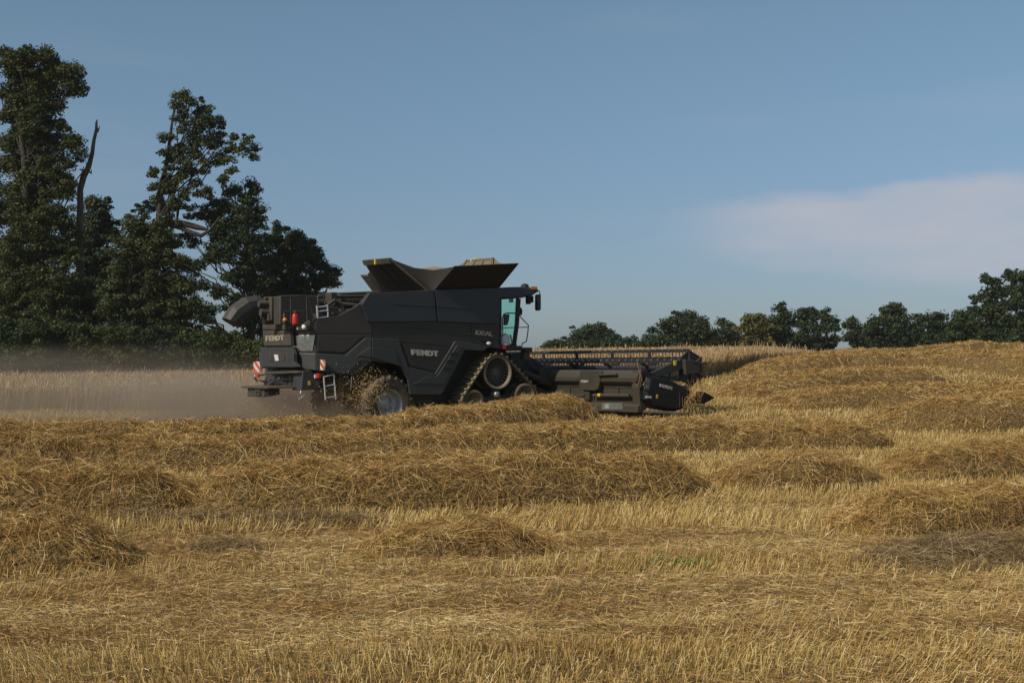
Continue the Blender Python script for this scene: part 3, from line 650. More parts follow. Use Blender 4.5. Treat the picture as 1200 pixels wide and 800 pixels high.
class MB:
    def __init__(s): s.v = []; s.f = []; s.m = []; s.sm = []
    def add(s, V, F, mi=0, sm=False):
        o = len(s.v); s.v += [tuple(map(float, p)) for p in V]
        for f in F: s.f.append([int(i)+o for i in f]); s.m.append(mi); s.sm.append(sm)
        return s
    def prism(s, A, B, mi=0):
        n = len(A); F = [list(range(n)), list(range(2*n-1, n-1, -1))]+[[i, i+n, (i+1) % n+n, (i+1) % n] for i in range(n)]
        return s.add(list(A)+list(B), F, mi)
    def box(s, c, d, mi=0, rot=0):
        x, y, z = [v/2 for v in d]; cr, sr = math.cos(rot), math.sin(rot)
        def q(a, b, e): return (c[0]+a*cr+e*sr, c[1]+b, c[2]-a*sr+e*cr)
        A = [q(-x, -y, -z), q(x, -y, -z), q(x, -y, z), q(-x, -y, z)]; B = [q(-x, y, -z), q(x, y, -z), q(x, y, z), q(-x, y, z)]
        return s.prism(A, B, mi)
    def tube(s, P, r, n=8, mi=0, caps=True):
        P = [np.array(p, float) for p in P]
        if len(P) == 2: P = [P[0], P[0]*.5+P[1]*.5, P[1]]
        P = np.array(P); T = unit(np.gradient(P, axis=0)); ref = np.array((0, 0, 1.)) if abs(T[0][2]) < .9 else np.array((0, 1., 0))
        A = unit(np.cross(T, ref)); Bn = np.cross(T, A); r = np.broadcast_to(r, len(P)); th = np.arange(n)*2*math.pi/n
        V = (P[:, None]+r[:, None, None]*(np.cos(th)[None, :, None]*A[:, None]+np.sin(th)[None, :, None]*Bn[:, None])).reshape(-1, 3)
        F = [[i*n+j, i*n+(j+1) % n, (i+1)*n+(j+1) % n, (i+1)*n+j] for i in range(len(P)-1) for j in range(n)]
        s.add(V, F, mi, True)
        if caps: s.add(V, [list(range(n-1, -1, -1)), [len(V)-n+j for j in range(n)]], mi)
        return s
    def lathe(s, c, prof, n=40, mi=0, sm=True):
        """profile of (radius, y offset) turned round the y axis through c"""
        th = np.arange(n)*2*math.pi/n
        V = [(c[0]+r*math.cos(t), c[1]+y, c[2]+r*math.sin(t)) for r, y in prof for t in th]
        F = [[i*n+j, i*n+(j+1) % n, (i+1)*n+(j+1) % n, (i+1)*n+j] for i in range(len(prof)-1) for j in range(n)]
        return s.add(V, F, mi, sm)
    def build(s, name, mats, parent=None, bevel=0, label=None):
        me = bpy.data.meshes.new(name); me.from_pydata(s.v, [], s.f)
        me.polygons.foreach_set('material_index', s.m); me.polygons.foreach_set('use_smooth', s.sm)
        for m_ in (mats if isinstance(mats, (list, tuple)) else [mats]): me.materials.append(m_)
        bm = bmesh.new(); bm.from_mesh(me); bmesh.ops.recalc_face_normals(bm, faces=bm.faces); bm.to_mesh(me); bm.free()
        o = bpy.data.objects.new(name, me); col.objects.link(o)
        if parent: o.parent = parent
        if bevel:
            b = o.modifiers.new('bevel', 'BEVEL'); b.width = bevel; b.segments = 2; b.limit_method = 'ANGLE'; b.angle_limit = R(40)
        if label: o['label'] = label
        return o
def dy(P, d): return [(p[0], p[1]+d, p[2]) for p in P]
def plate(mb, pts, off=.03, th=.05, mi=0, fn=None):
    """a panel standing proud of the side skin; th is its thickness into the body"""
    A = [(fn or SS)(x, y, off) for x, y in pts]; return mb.prism(A, dy(A, th), mi)
def rplate(mb, pts, f, th=.05, mi=0):
    A = [SF(x, y, f) for x, y in pts]; return mb.prism(A, [(p[0]+th, p[1], p[2]) for p in A], mi)
def splate(mb, pts, r, th=.05, mi=0):
    A = [SR(x, y, r) for x, y in pts]; return mb.prism(A, dy(A, th), mi)

GL = {
 'F': (.78, [[(0, 0), (0, 1), (.75, 1), (.75, .76), (.28, .76), (.28, .6), (.66, .6), (.66, .37), (.28, .37), (.28, 0)]]),
 'E': (.80, [[(0, 0), (0, 1), (.75, 1), (.75, .78), (.28, .78), (.28, .61), (.7, .61), (.7, .39), (.28, .39), (.28, .22), (.75, .22), (.75, 0)]]),
 'N': (.90, [[(0, 0), (0, 1), (.26, 1), (.6, .42), (.6, 1), (.86, 1), (.86, 0), (.6, 0), (.26, .58), (.26, 0)]]),
 'D': (.88, [[(0, 0), (0, 1), (.26, 1), (.26, 0)], [(.26, 0), (.5, 0), (.85, .25), (.85, .75), (.5, 1), (.26, 1), (.26, .77), (.42, .77), (.58, .62), (.58, .38), (.42, .23), (.26, .23)]]),
 'T': (.84, [[(.27, 0), (.27, .77), (0, .77), (0, 1), (.82, 1), (.82, .77), (.55, .77), (.55, 0)]]),
 'i': (.30, [[(0, 0), (0, 1), (.17, 1), (.17, 0)]]),
 'd': (1.05, [[(0, 0), (0, 1), (.16, 1), (.16, 0)], [(.16, 0), (.65, 0), (.92, .25), (.92, .75), (.65, 1), (.16, 1), (.16, .84), (.58, .84), (.76, .68), (.76, .32), (.58, .16), (.16, .16)]]),
 'e': (.98, [[(0, 0), (0, .17), (.85, .17), (.85, 0)], [(0, .42), (0, .59), (.8, .59), (.8, .42)], [(0, .83), (0, 1), (.85, 1), (.85, .83)], [(0, .17), (0, .42), (.14, .42), (.14, .17)], [(0, .59), (0, .83), (.14, .83), (.14, .59)]]),
 'a': (1.02, [[(0, 0), (.42, 1), (.56, 1), (.98, 0), (.8, 0), (.49, .76), (.18, 0)]]),
 'l': (.8, [[(0, 0), (0, 1), (.16, 1), (.16, .17), (.78, .17), (.78, 0)]]),
}
def letters(word, TLp, TRp, BLp, fn, name, mat, parent, nrm=(0, -1, 0), shear=0, th=.012):
    W_ = sum(GL[c][0] for c in word)-.05; mb = MB(); x0 = 0
    for c in word:
        for poly in GL[c][1]:
            A = []
            for u, v in poly:
                s_ = (x0+u+shear*(v-.5))/W_; px = TLp[0]+s_*(TRp[0]-TLp[0])+(1-v)*(BLp[0]-TLp[0]); py = TLp[1]+s_*(TRp[1]-TLp[1])+(1-v)*(BLp[1]-TLp[1])
                A.append(fn(px, py))
            mb.prism([tuple(np.array(p)+np.array(nrm)*th) for p in A], [tuple(np.array(p)-np.array(nrm)*th) for p in A])
        x0 += GL[c][0]
    return mb.build(name, mat, parent)

root = empty('combine_harvester', (OX, OY, 0), TH)
tag(root, 'black tracked combine harvester cutting wheat, seen from behind and to its right', 'combine harvester')

# ---- body
def body():
    mb = MB()
    segs = [[(340, 387), (349, 381), (370, 378), (370, 434), (353, 432), (343, 427)],
            [(370, 378), (398, 376), (436, 374), (436, 423), (417, 439), (397, 438), (380, 436), (370, 434)],
            [(436, 374), (500, 374), (500, 339.5), (509, 339), (585, 336.5), (586, 364), (584, 380), (585, 403), (589, 409), (573, 407), (566, 410), (545, 410), (518, 462), (481, 462), (478, 445), (470, 430), (460, 426), (436, 423)]]
    for sg in segs:
        A = [SS(x, y) for x, y in sg]; mb.prism(A, [(p[0], -p[1], p[2]) for p in A])
    return mb.build('body', K_BODY, root, .015)
bodyo = body()
def fairing():
    A = [(358, 377), (370, 373), (398, 369.5), (413, 361.5), (422.5, 355.5), (433, 342.5), (442, 342.5), (437, 391), (360, 391), (340, 390), (340, 386.5)]
    mb = MB(); a1 = [p for p in A]
    P = [SS(x, y, .012) for x, y in [(370, 373), (398, 369.5), (413, 361.5), (422.5, 355.5), (433, 342.5), (436, 342.5), (436, 391), (370, 391)]]
    mb.prism(P, dy(P, .14))
    P2 = [SS(x, y, .012) for x, y in [(340, 386.5), (358, 377), (370, 373), (370, 391), (340, 392)]]
    mb.prism(P2, [(p[0]+.1, p[1]+.1, p[2]) for p in P2])
    mb.build('side_fairing', K_BODY, root, .012); mb = MB()
    for Q in (P, P2):                              # the same fairing on the far side
        M_ = [(p[0], -p[1], p[2]) for p in Q]; mb.prism(M_, dy(M_, -.12))
    mb.build('side_fairing', K_BODY, root, .012)
    mb = MB(); splate(mb, [(378, 346), (404, 345), (446, 343), (446, 378), (378, 380)], -1.42, .08); mb.tube([SR(378, 345.6, -1.4), SR(446, 342.8, -1.4)], .06, 6); mb.build('inner_deck_wall', K_CHAS, root, .01)
fairing()
for pl in ([(433, 343.5), (508.5, 339.6), (512, 376.8), (431.5, 377.5), (424, 356.5)], [(510, 339.6), (585, 337), (586, 364), (584, 379.8), (513.5, 376.8)]):
    mb = MB(); splate(mb, pl, 1.72, .1); mb.build('upper_side_panel', K_UP, root, .02)
    A = [SR(x, y, 1.72) for x, y in pl]; A = [(p[0], -p[1], p[2]) for p in A]; mb = MB(); mb.prism(A, dy(A, -.1)); mb.build('upper_side_panel', K_UP, root, .02)
mb = MB(); splate(mb, [(455, 355), (463, 354.6), (510, 357), (510.5, 359), (466, 356.8)], 1.735, .04); splate(mb, [(513, 357.2), (560, 361.5), (560, 363.3), (513, 359.4)], 1.735, .04)
mb.build('panel_crease', K_UP, root, .008)
# charcoal cladding that arches over the wheel
mb = MB()
plate(mb, [(341, 413), (370, 414), (370, 434), (353, 432), (343, 426)], .05, .08)
plate(mb, [(370, 414), (405, 416), (428, 396), (435.6, 396.3), (435.6, 423), (417, 439), (397, 438), (380, 436), (370, 434)], .05, .08)
plate(mb, [(436.2, 396.3), (467.5, 397.5), (478, 430), (510, 437.5), (533.5, 399.5), (553, 402), (572, 407), (567, 411), (545, 410), (517.5, 462.5), (481, 462.5), (478, 445), (470, 430), (460, 426), (436.2, 423)], .05, .08)
clad = mb.build('side_cladding', K_CLAD, root, .02)
mb = MB()                                              # raised inner arch and its louvres
plate(mb, [(418, 417), (433.5, 406.5), (435.6, 406.7), (435.6, 418.5), (430, 418)], .075, .04)
plate(mb, [(436.2, 406.7), (462.5, 409), (469, 429), (436.2, 419)], .075, .04)
plate(mb, [(536, 404), (543, 405), (527, 436), (521, 450), (484, 450), (500, 441), (512, 441)], .07, .03)
mb.build('cladding_relief', K_CLAD, clad, .012)
for y, x in ((413, 527.5), (421.5, 523), (430, 518.5)): mb = MB(); plate(mb, [(x+2, y), (x+11, y+.6), (x+9.5, y+3.4), (x, y+3)], .09, .05); mb.build('louvre', C_BLACK, clad)
for y, x, w in ((422, 419, 12), (426, 415, 11), (430, 411, 9.5), (434, 407, 8)): mb = MB(); plate(mb, [(x+1.5, y), (x+w, y-.6), (x+w-1.5, y+1.4), (x, y+1.8)], .078, .04); mb.build('louvre', C_BLACK, clad)
mb = MB(); plate(mb, [(470.5, 402), (530, 405.5), (510, 435.5), (480, 428.5)], .028, .04)
mb.build('side_panel', K_BODY, root, .015)
mb = MB(); plate(mb, [(372.5, 392.5), (426, 393.4), (404.5, 413.6), (371.8, 411.6)], .035, .05)
mb.build('side_panel', K_BODY, root, .02)
mb = MB()
plate(mb, [(476, 383.2), (478, 382.8), (553, 391), (585, 396), (585, 397.6), (553, 393)], .02, .03); plate(mb, [(468, 398.6), (526, 404), (526, 405.2), (468, 400)], .03, .04)
plate(mb, [(436, 378), (437, 378), (437, 396), (436, 396)], .006, .02, 1); plate(mb, [(552.3, 380), (553.3, 380), (553.3, 402), (552.3, 402)], .012, .02, 1)
mb.build('body_crease', [K_BODY, C_BLACK], root, .004)
mb = MB(); plate(mb, [(340.5, 393), (369.5, 392.2), (366.5, 411.8), (343.5, 411.6)], .04, .05)
mb.build('polished_corner_panel', C_CHROME, root, .012)
mb = MB(); plate(mb, [(340, 386.6), (357.5, 378), (366.5, 387.2)], .13, .10)
cl = mb.build('corner_lamp_housing', C_BLACK, root, .006)
for x, y in ((349.7, 384.3), (356, 383)):
    c = SS(x, y, .15); mb = MB(); mb.lathe((0, 0, 0), [(0, -.02), (.045, -.018), (.06, 0), (.065, .03)], 20)
    o = mb.build('corner_lamp', C_LENS, cl); o.location = c; o.rotation_euler.z = R(-40)
mb = MB(); plate(mb, [(563, 398), (576, 399), (577, 404.5), (571, 404.5)], .02, .04)
hl = mb.build('side_lamp_housing', C_BLACK, root, .006)
c = SS(573, 402.3, .03); mb = MB(); mb.lathe((0, 0, 0), [(0, -.03), (.06, -.02), (.075, .02)], 18); o = mb.build('side_lamp', C_LENS, hl); o.location = c; o.scale = (1.1, 1, .7)
letters('FENDT', (481.5, 409.2), (513, 411.2), (482.5, 415.7), lambda x, y: SS(x, y, .035), 'side_lettering', C_LET, root)
letters('ideal', (557.5, 386.4), (577.5, 388.8), (557.5, 391.6), lambda x, y: SS(x, y, .012), 'model_lettering', C_LETD, root, shear=.12)

# ---- rear end
def rear():
    mb = MB(); rplate(mb, [(307.5, 387.5), (339.5, 387.2), (340.5, 405), (309, 405)], F0-.09, .12)
    h = mb.build('rear_hood', K_REAR, root, .02)
    letters('FENDT', (311.3, 393.4), (332.5, 392.6), (311.8, 399.6), lambda x, y: SF(x, y, F0-.095), 'rear_lettering', C_LETD, h, (-1, 0, 0))
    mb = MB(); rplate(mb, [(307, 380.5), (318, 379), (345, 379), (340.5, 387), (307, 387)], F0-.06, .9); mb.build('rear_deck_cap', K_REAR, root, .04)
    mb = MB(); rplate(mb, [(305, 407), (341, 406.6), (344, 414), (344, 424), (349, 429.5), (344, 430.5), (307, 430), (305, 424)], F0-.07, .12)
    c = mb.build('rear_cladding', K_CLAD, root, .02)
    mb = MB(); rplate(mb, [(311, 413), (337, 413), (339, 423.5), (313, 423.5)], F0-.078, .02); mb.build('plate_recess', K_CHAS, c, .006)
    mb = MB(); rplate(mb, [(321, 415.5), (325.5, 415.3), (326.5, 422.5), (322.5, 422.7)], F0-.1, .01); mb.build('number_plate', C_WHITE, c)
    for x in (315, 330): mb = MB(); rplate(mb, [(x, 416), (x+3, 416), (x+3.4, 422), (x+.4, 422)], F0-.095, .02); mb.build('latch', K_CHAS, c, .004)
    mb = MB(); rplate(mb, [(303.5, 412), (306, 411), (306.5, 424), (307, 431), (304.5, 431)], F0-.0, .3); mb.build('rear_corner_post', K_REAR, root, .01)
    # straw discharge
    mb = MB(); rplate(mb, [(311, 430), (349, 429.5), (349, 451), (311, 452)], F0+.25, .9); mb.build('discharge_opening', K_CHAS, root)
    mb = MB(); rplate(mb, [(310, 435.5), (348, 434), (349, 437), (311, 438.5)], F0-.05, .3); mb.build('discharge_lip', K_REAR, root, .01)
    ch = MB(); rg = random.Random(3)
    for i in range(46):
        f = F0+rg.uniform(-.38, .1); r = rg.uniform(-.78, .72); z = SF(325, 449, F0)[2]+rg.uniform(-.06, .14)
        a = rg.uniform(0, 3.14); ch.box((f, -r, z), (.16, .018, .05), 0, a) if i % 2 else ch.tube([(f, -r-.06, z), (f+.03, -r+.07, z+rg.uniform(-.04, .05))], .022, 6)
    ch.build('chopper_knives', plain('worn_knife_steel', (.16, .155, .15), .45, .6), root)
    A = [SF(302, 452, F0-.45), SF(346, 446.5, F0-.45)]
    z = SF(300, 453, F0-.5)[2]
    mb = MB(); mb.prism([(F0-.68, 1.0, z-.04), (F0-.68, -.72, z-.04), (F0+.1, -.95, z-.02), (F0+.1, 1.0, z-.02)], [(F0-.68, 1.0, z+.01), (F0-.68, -.72, z+.01), (F0+.1, -.95, z+.04), (F0+.1, 1.0, z+.04)])
    d = mb.build('spreader_deck', K_REAR, root, .01)
    mb = MB(); mb.prism([(F0-.6, .75, z-.04), (F0-.6, -.35, z-.04), (F0-.6, -.35, z-.27), (F0-.6, .75, z-.27)], [(F0-.2, .75, z-.04), (F0-.2, -.45, z-.04), (F0-.2, -.45, z-.2), (F0-.2, .75, z-.2)]); mb.build('spreader_fan_box', K_CHAS, d, .01)
    mb = MB()
    for s_ in (-.15, .05): mb.tube([(F0-.65, s_, z-.03), (F0-.65, s_, z-.24)], .02, 6)
    for q in (-.1, -.2): mb.tube([(F0-.65, -.15, z+q), (F0-.65, .05, z+q)], .015, 6)
    mb.build('towing_bracket', K_REAR, d)
    # chaff spreader box by the side
    mb = MB(); splate(mb, [(355, 434), (363, 433), (376, 443), (376, 456), (352.5, 457.5)], 1.25, .55); b = mb.build('chaff_box', K_CLAD, root, .03)
    mb = MB(); splate(mb, [(361, 446), (364, 446), (364, 451), (361, 451)], 1.262, .01); mb.build('sticker', C_YEL, b)
    mb = MB(); mb.tube([SR(353, 457, 1.2), SR(352, 461, 1.2)], .02, 6); mb.tube([SR(358, 462, 1.1), SR(350, 468, 1.1)], .012, 5); mb.build('bracket', K_ALU, b)
rear()
def board(px, py, w, h, f, back):
    P = [(px, py), (px+w, py-.2), (px+w, py+h), (px, py+h+.2)]
    A = [np.array(SF(x, y, f)) for x, y in P]; mb = MB(); mb.prism([tuple(p) for p in A], [tuple(p+np.array((.03, 0, 0))) for p in A])
    o = mb.build('warning_board', C_WHITE, root)
    TL, TR_, BR, BL = A; mb = MB()
    def q(u, v): p = TL*(1-u)*(1-v)+TR_*u*(1-v)+BR*u*v+BL*(1-u)*v; return tuple(p-np.array((.006, 0, 0)))
    for pl in ([(0, 0), (.38, 0), (1, .62), (1, 1), (.98, 1), (0, .02)], [(0, .42), (.58, 1), (.12, 1), (0, .88)], [(.75, 0), (1, 0), (1, .25)]):
        B_ = [q(u, v) for u, v in pl]; mb.prism(B_, [(p[0]+.004, p[1], p[2]) for p in B_])
    mb.build('red_stripe', C_REDL, o)
board(297, 423.5, 8, 12, F0+.35, 0); board(372.2, 421.5, 7.2, 12, FA+.1, 0)
def marker(px, py, f):
    c = SF(px, py, f); mb = MB(); mb.box(c, (.07, .16, .12), 0); mb.box((c[0]-.04, c[1]+.09, c[2]-.02), (.06, .06, .1), 1)
    mb.tube([c, (c[0]+.15, c[1], c[2]+.02), (c[0]+.3, c[1]-(.25 if px < 340 else -.25), c[2]+.1)], .025, 6, 2)
    mb.build('marker_lamp', [C_RED, C_WHITE, K_CHAS], root, .01)
marker(302, 440, F0+.33); marker(373, 440, FA+.05)
mb = MB(); c = SF(379.5, 426, FA+.14); mb.box((c[0], c[1]-.06, c[2]), (.03, .05, .14)); mb.build('side_reflector', C_YEL, root)
# ladders
def ladder(a, b, c, d, rungs, r, name, rad=.022, mat=None):
    """stile from a to b and from c to d (pixels, on the plane r)"""
    A, B_, C_, D_ = [np.array(SR(*p, r)) for p in (a, b, c, d)]; mb = MB(); mb.tube([A, B_], rad, 8); mb.tube([C_, D_], rad, 8)
    for t in rungs: mb.tube([A+(B_-A)*t, C_+(D_-C_)*t], rad*.9, 6)
    return mb.build(name, mat or K_ALU, root)
ladder((379.3, 441), (381.5, 468.5), (391, 438), (393.6, 467.5), (.02, .42, .9), 1.5, 'rear_ladder')
ladder((371.3, 358), (372.5, 373.5), (383.4, 357), (384.6, 372), (.12, .45, .95), 1.15, 'deck_ladder', .03)
mb = MB(); mb.tube([SR(412, 441, 1.3), SR(411, 457, 1.3)], .018, 6); mb.build('hanging_rod', K_ALU, root)
mb = MB()
mb.tube([SR(373, 358, 1.1), SR(372, 349, 1.1), SR(374, 345, 1.1), SR(378, 345, 1.1), SR(380, 349, 1.1), SR(381, 358, 1.1)], .022, 6); mb.build('ladder_hoop', K_TUBE, root)
# deck: engine housing, railing, extinguisher, beacon, exhaust
mb = MB(); splate(mb, [(329, 346.5), (372, 346), (372, 378), (329, 380)], .95, .45); mb.build('engine_housing', K_CHAS, root, .02)
mb = MB()
mb.box(SR(321, 362, .15), (.3, .35, .62)); mb.tube([SR(305, 366, .1), SR(325, 366, .1)], .1, 12); mb.tube([SR(303, 356, .1), SR(322, 356, .1)], .09, 12); mb.tube([SR(310, 349.5, .1), SR(326, 350, .1)], .05, 8); mb.box(SR(316, 372, .1), (.2, .3, .2))
mb.build('engine_ducting', K_REAR, root, .02)
rl = MB(); r_ = 1.3
rl.tube([SR(328.5, 379, r_), SR(328.5, 347, r_), SR(358, 346, r_), SR(361, 349, r_), SR(368, 374, r_)], .02, 6); rl.tube([SR(341, 379, r_), SR(340.5, 347, r_)], .018, 6); rl.tube([SR(360, 376, r_), SR(359, 346.4, r_)], .018, 6); rl.tube([SR(328.5, 365, r_), SR(360, 364, r_)], .018, 6)
rl.build('deck_railing', K_TUBE, root)
c = SR(345.8, 380, 1.35); mb = MB()
def vcyl(mb, c, prof, n=16, mi=0):
    th = np.arange(n)*2*math.pi/n; V = [(c[0]+r*math.cos(t), c[1]+r*math.sin(t), c[2]+z) for r, z in prof for t in th]
    mb.add(V, [[i*n+j, i*n+(j+1) % n, (i+1)*n+(j+1) % n, (i+1)*n+j] for i in range(len(prof)-1) for j in range(n)], mi, True)
vcyl(mb, c, [(0, 0), (.078, 0), (.08, .02), (.08, .22), (.06, .27), (.03, .29)]); vcyl(mb, c, [(.03, .29), (.045, .3), (.045, .34), (0, .35)], mi=1)
mb.build('fire_extinguisher', [C_RED, K_CHAS], root)
c = SR(334, 378.5, 1.2); mb = MB(); vcyl(mb, c, [(.07, 0), (.07, .06)], mi=1); vcyl(mb, c, [(.06, .06), (.06, .1), (.04, .13), (0, .14)]); vcyl(mb, (c[0], c[1]+.05, c[2]), [(.03, .0), (.03, .25), (0, .26)], mi=1)
mb.build('beacon', [C_ORG, K_CHAS], root)
mb = MB(); a = np.array(SR(309, 375.5, 0)); b = np.array(SR(324, 375, 0)); mb.tube([a, b], .12, 14, 0, False); mb.tube([a, b], .10, 14, 1)
mb.build('exhaust_pipe', [K_REAR, C_BLACK], root)
mb = MB()
for (x, y, w, h, r) in ((386, 368, .35, .4, .7), (388, 349, .18, .3, -.6), (404, 371, .8, .22, .9), (390, 373, 1.2, .2, .9)): mb.box(SR(x, y, r), (w, .4, h))
mb.tube([SR(392, 366, 0), SR(410, 367, 0), SR(432, 358, 0)], .12, 10); mb.tube([SR(386, 360, -.2), SR(392, 356, -.2), SR(440, 361, -.2)], .08, 8)
mb.tube([SR(384, 358, .8), SR(392, 352, .8), SR(400, 357, .8), SR(404, 366, .8)], .06, 8); mb.build('engine_parts', K_CHAS, root, .015)
# unloading auger folded back along the far side
def auger():
    r = -1.25; a = np.array(SR(452, 351.5, r)); b = np.array(SR(303, 358, r)); mb = MB(); mb.tube([a, b], .17, 20); mb.tube([a*.62+b*.38, a*.60+b*.4], .24, 20)
    o = mb.build('unloading_auger', K_TUBE, root)
    mb = MB(); mb.tube([SR(440, 361, r+.4), SR(388, 356, r+.4)], .07, 10); mb.tube([SR(438, 347, r+.3), SR(372, 348, r+.3)], .05, 8); mb.build('auger_pipe', K_TUBE, o)
    d = b-a; d /= np.linalg.norm(d); up = np.array((0, 0, 1.)); sd_ = np.array((0, 1., 0)); mb = MB(); V = []; n = 12
    st = [(-.12, 0, .27, .27), (.1, .0, .34, .33), (.35, -.06, .40, .36), (.62, -.24, .40, .34), (.80, -.44, .34, .32)]
    tl = [0, .1, .35, .75, 1.15]
    for (s_, z, h, w), t in zip(st, tl):
        c = b+d*s_+up*z; u2 = up*math.cos(t*.9)+d*math.sin(t*.9)
        for k in range(n):
            an = 2*math.pi*k/n; cx, cy = math.cos(an), math.sin(an); k_ = 1/max(abs(cx), abs(cy))**.6
            V.append(c+u2*h*cy*k_*.80+sd_*w*cx*k_*.80)
    F = [[i*n+j, i*n+(j+1) % n, (i+1)*n+(j+1) % n, (i+1)*n+j] for i in range(len(st)-1) for j in range(n)]
    mb.add(V, F, 0, False); c = np.mean(V[-n:], 0); mb.add([p*.98+c*.02 for p in V[-n:]], [list(range(n))], 1)
    mb.build('spout', [K_TUBE, C_BLACK], o)
auger()

# ---- grain tank extension
def tank():
    zt = SR(509, 339, 1.65)[2]
    BRr = np.array(SR(501, 340, 1.2)); BLr = np.array(SR(447, 342, -1.1)); BLr[0] = BRr[0]; BLr[2] = BRr[2]
    TRr = np.array(SR(457, 303, .85)); TLr = np.array(SR(421.5, 305.5, -.7)); TLr[0] = TRr[0]
    sA = np.array(SR(508.5, 340, 1.66)); sB = np.array(SR(585, 337.5, 1.66)); sC = np.array(SR(608, 309, 2.25)); sD = np.array(SR(533, 312.3, 2.25))
    t = np.array((.035, 0, -.02))
    def flap(name, pts, inner, mats, lab=None, lip=None):
        mb = MB(); P = [np.array(p) for p in pts]; Q = [p+np.array(inner) for p in P]
        n = len(P); mb.add(P, [list(range(n))], 0); mb.add(Q, [list(range(n-1, -1, -1))], 1)
        for i in range(n): mb.add([P[i], P[(i+1) % n], Q[(i+1) % n], Q[i]], [[0, 1, 2, 3]], 0)
        return mb.build(name, mats, root, label=lab)
    r1 = flap('tank_flap', [BRr, BLr, TLr, TRr], (.04, 0, .02), [K_FLAP, K_FLAPI], 'dusty brown rear flap of the grain tank')
    mb = MB(); u = TRr-BRr
    mb.tube([BRr+np.array((-.02, 0, 0)), TRr+np.array((-.02, 0, 0))], .035, 6); mb.tube([TLr, TRr], .03, 6)
    for k in (.42, .62): a = BLr*(1-k)+BRr*k; b = TLr*(1-k)+TRr*k; mb.tube([a+np.array((-.01, 0, 0)), b+np.array((-.01, 0, 0))], .022, 6)
    mb.prism([tuple(p) for p in (TLr+np.array((-.04, 0, .0)), TRr+np.array((-.04, 0, .0)), TRr+np.array((.02, 0, -.13)), TLr+np.array((.02, 0, -.13)))], [tuple(p) for p in (TLr, TRr, TRr+np.array((.06, 0, -.13)), TLr+np.array((.06, 0, -.13)))])
    mb.build('flap_frame', K_REAR, r1)
    p = TLr*.5+TRr*.5; mb = MB(); mb.box((p[0]-.03, p[1], p[2]-.06), (.05, .06, .15)); mb.build('sticker', C_YEL, r1)
    flap('tank_flap', [sA, sB, sC, sD], (0, .04, .02), [K_FLAPD, K_FLAPI], 'black right side flap of the grain tank')
    m = lambda p: np.array((p[0], -p[1], p[2]))
    fl = flap('tank_flap', [m(sA), m(sB), m(sC), m(sD)+np.array((-.5, 0, 0))], (0, -.04, .02), [K_FLAPD, K_FLAPI], 'left side flap of the grain tank, its dusty inside showing')
    # front flap mirrors the rear one about the tank's middle
    fm = (sA[0]+sB[0])/2+.05
    def fr(p): return np.array((2*fm-p[0], p[1], p[2]))
    tr = np.array(SR(582, 303, .7)); tl = np.array(SR(547, 305, -.8)); fx = sB[0]+.42
    FR = SF(579.5, 302.6, fx); FL = SF(548, 305, fx)
    FR = np.array(FR); FL = np.array(FL); b1 = np.array((sB[0]-.05, -1.35, sB[2])); b2 = np.array((sB[0]-.05, 1.35, sB[2]))
    o = flap('tank_flap', [b1, b2, FL, FR], (-.04, 0, .02), [K_FLAPD, K_FLAPI], 'front flap of the grain tank, its dusty inside showing')
    mb = MB()
    for k in (.05, .33, .62, .95):
        a = b1*(1-k)+b2*k; b = FR*(1-k)+FL*k; mb.tube([a+np.array((-.06, 0, .0)), b+np.array((-.06, 0, 0))], .035, 6)
    mb.tube([FR+np.array((-.05, 0, -.02)), FL+np.array((-.05, 0, -.02))], .035, 6); mb.build('flap_rib', K_FLAPI, o)
    def gus(a, b, c, d, n1=7, k=1.0):                  # fabric between two flaps, sagging inward
        V = []; cen = np.array((fm, 0, sA[2]+.3))
        for i in range(n1):
            s_ = i/(n1-1)
            for j in range(5):
                q = j/4; p = (a*(1-s_)+b*s_)*(1-q)+(c*(1-s_)+d*s_)*q
                sag = math.sin(s_*math.pi)*q*k; p = p+(cen-p)*.10*sag*(1+.25*math.sin(i*2.3+j))+np.array((0, 0, -.13*sag)); V.append(p)
        return V, [[i*5+j, i*5+j+1, (i+1)*5+j+1, (i+1)*5+j] for i in range(n1-1) for j in range(4)]
    for s_ in (1, -1):
        f_ = (lambda p: p) if s_ == 1 else m
        mb = MB(); V, F = gus(f_(BRr) if s_ == 1 else BLr, f_(sA), TRr if s_ == 1 else TLr, f_(sD)+np.array((0 if s_ == 1 else -.5, 0, 0))); mb.add(V, F, 0, True); mb.build('corner_canvas', K_CANVAS, root)
        mb = MB(); V, F = gus(f_(sB), b1 if s_ == 1 else b2, f_(sC), FR if s_ == 1 else FL, 7, .45); mb.add(V, F, 0, True); mb.build('corner_canvas', K_FLAPI, root)
    # roll cover bow and the auger head seen above the rim
    c = np.array(SR(559, 304.5, -.3)); mb = MB(); mb.tube([c+np.array((-.18, .1, -.05)), c+np.array((.0, 0, .0)), c+np.array((.16, -.1, -.03))], [.07, .10, .06], 10); mb.box(c+np.array((.05, 0, -.16)), (.2, .2, .16)); mb.tube([c+np.array((0, 0, -.1)), c+np.array((-.1, 0, -.9))], .09, 10)
    mb.build('filling_auger_head', plain('pale_dusty_steel', (.42, .40, .36), .6), root)
    # heap of grain in the tank
    V = []; n = 24
    for i in range(9):
        rr_ = i/8*1.35
        for j in range(n):
            a = 2*math.pi*j/n; V.append((fm-.1+rr_*1.1*math.cos(a), rr_*math.sin(a), SR(538, 311, 0)[2]+.02-.30*(i/8)**1.3-.1))
    mb = MB(); mb.add(V, [[i*n+j, i*n+(j+1) % n, (i+1)*n+(j+1) % n, (i+1)*n+j] for i in range(8) for j in range(n)], 0, True)
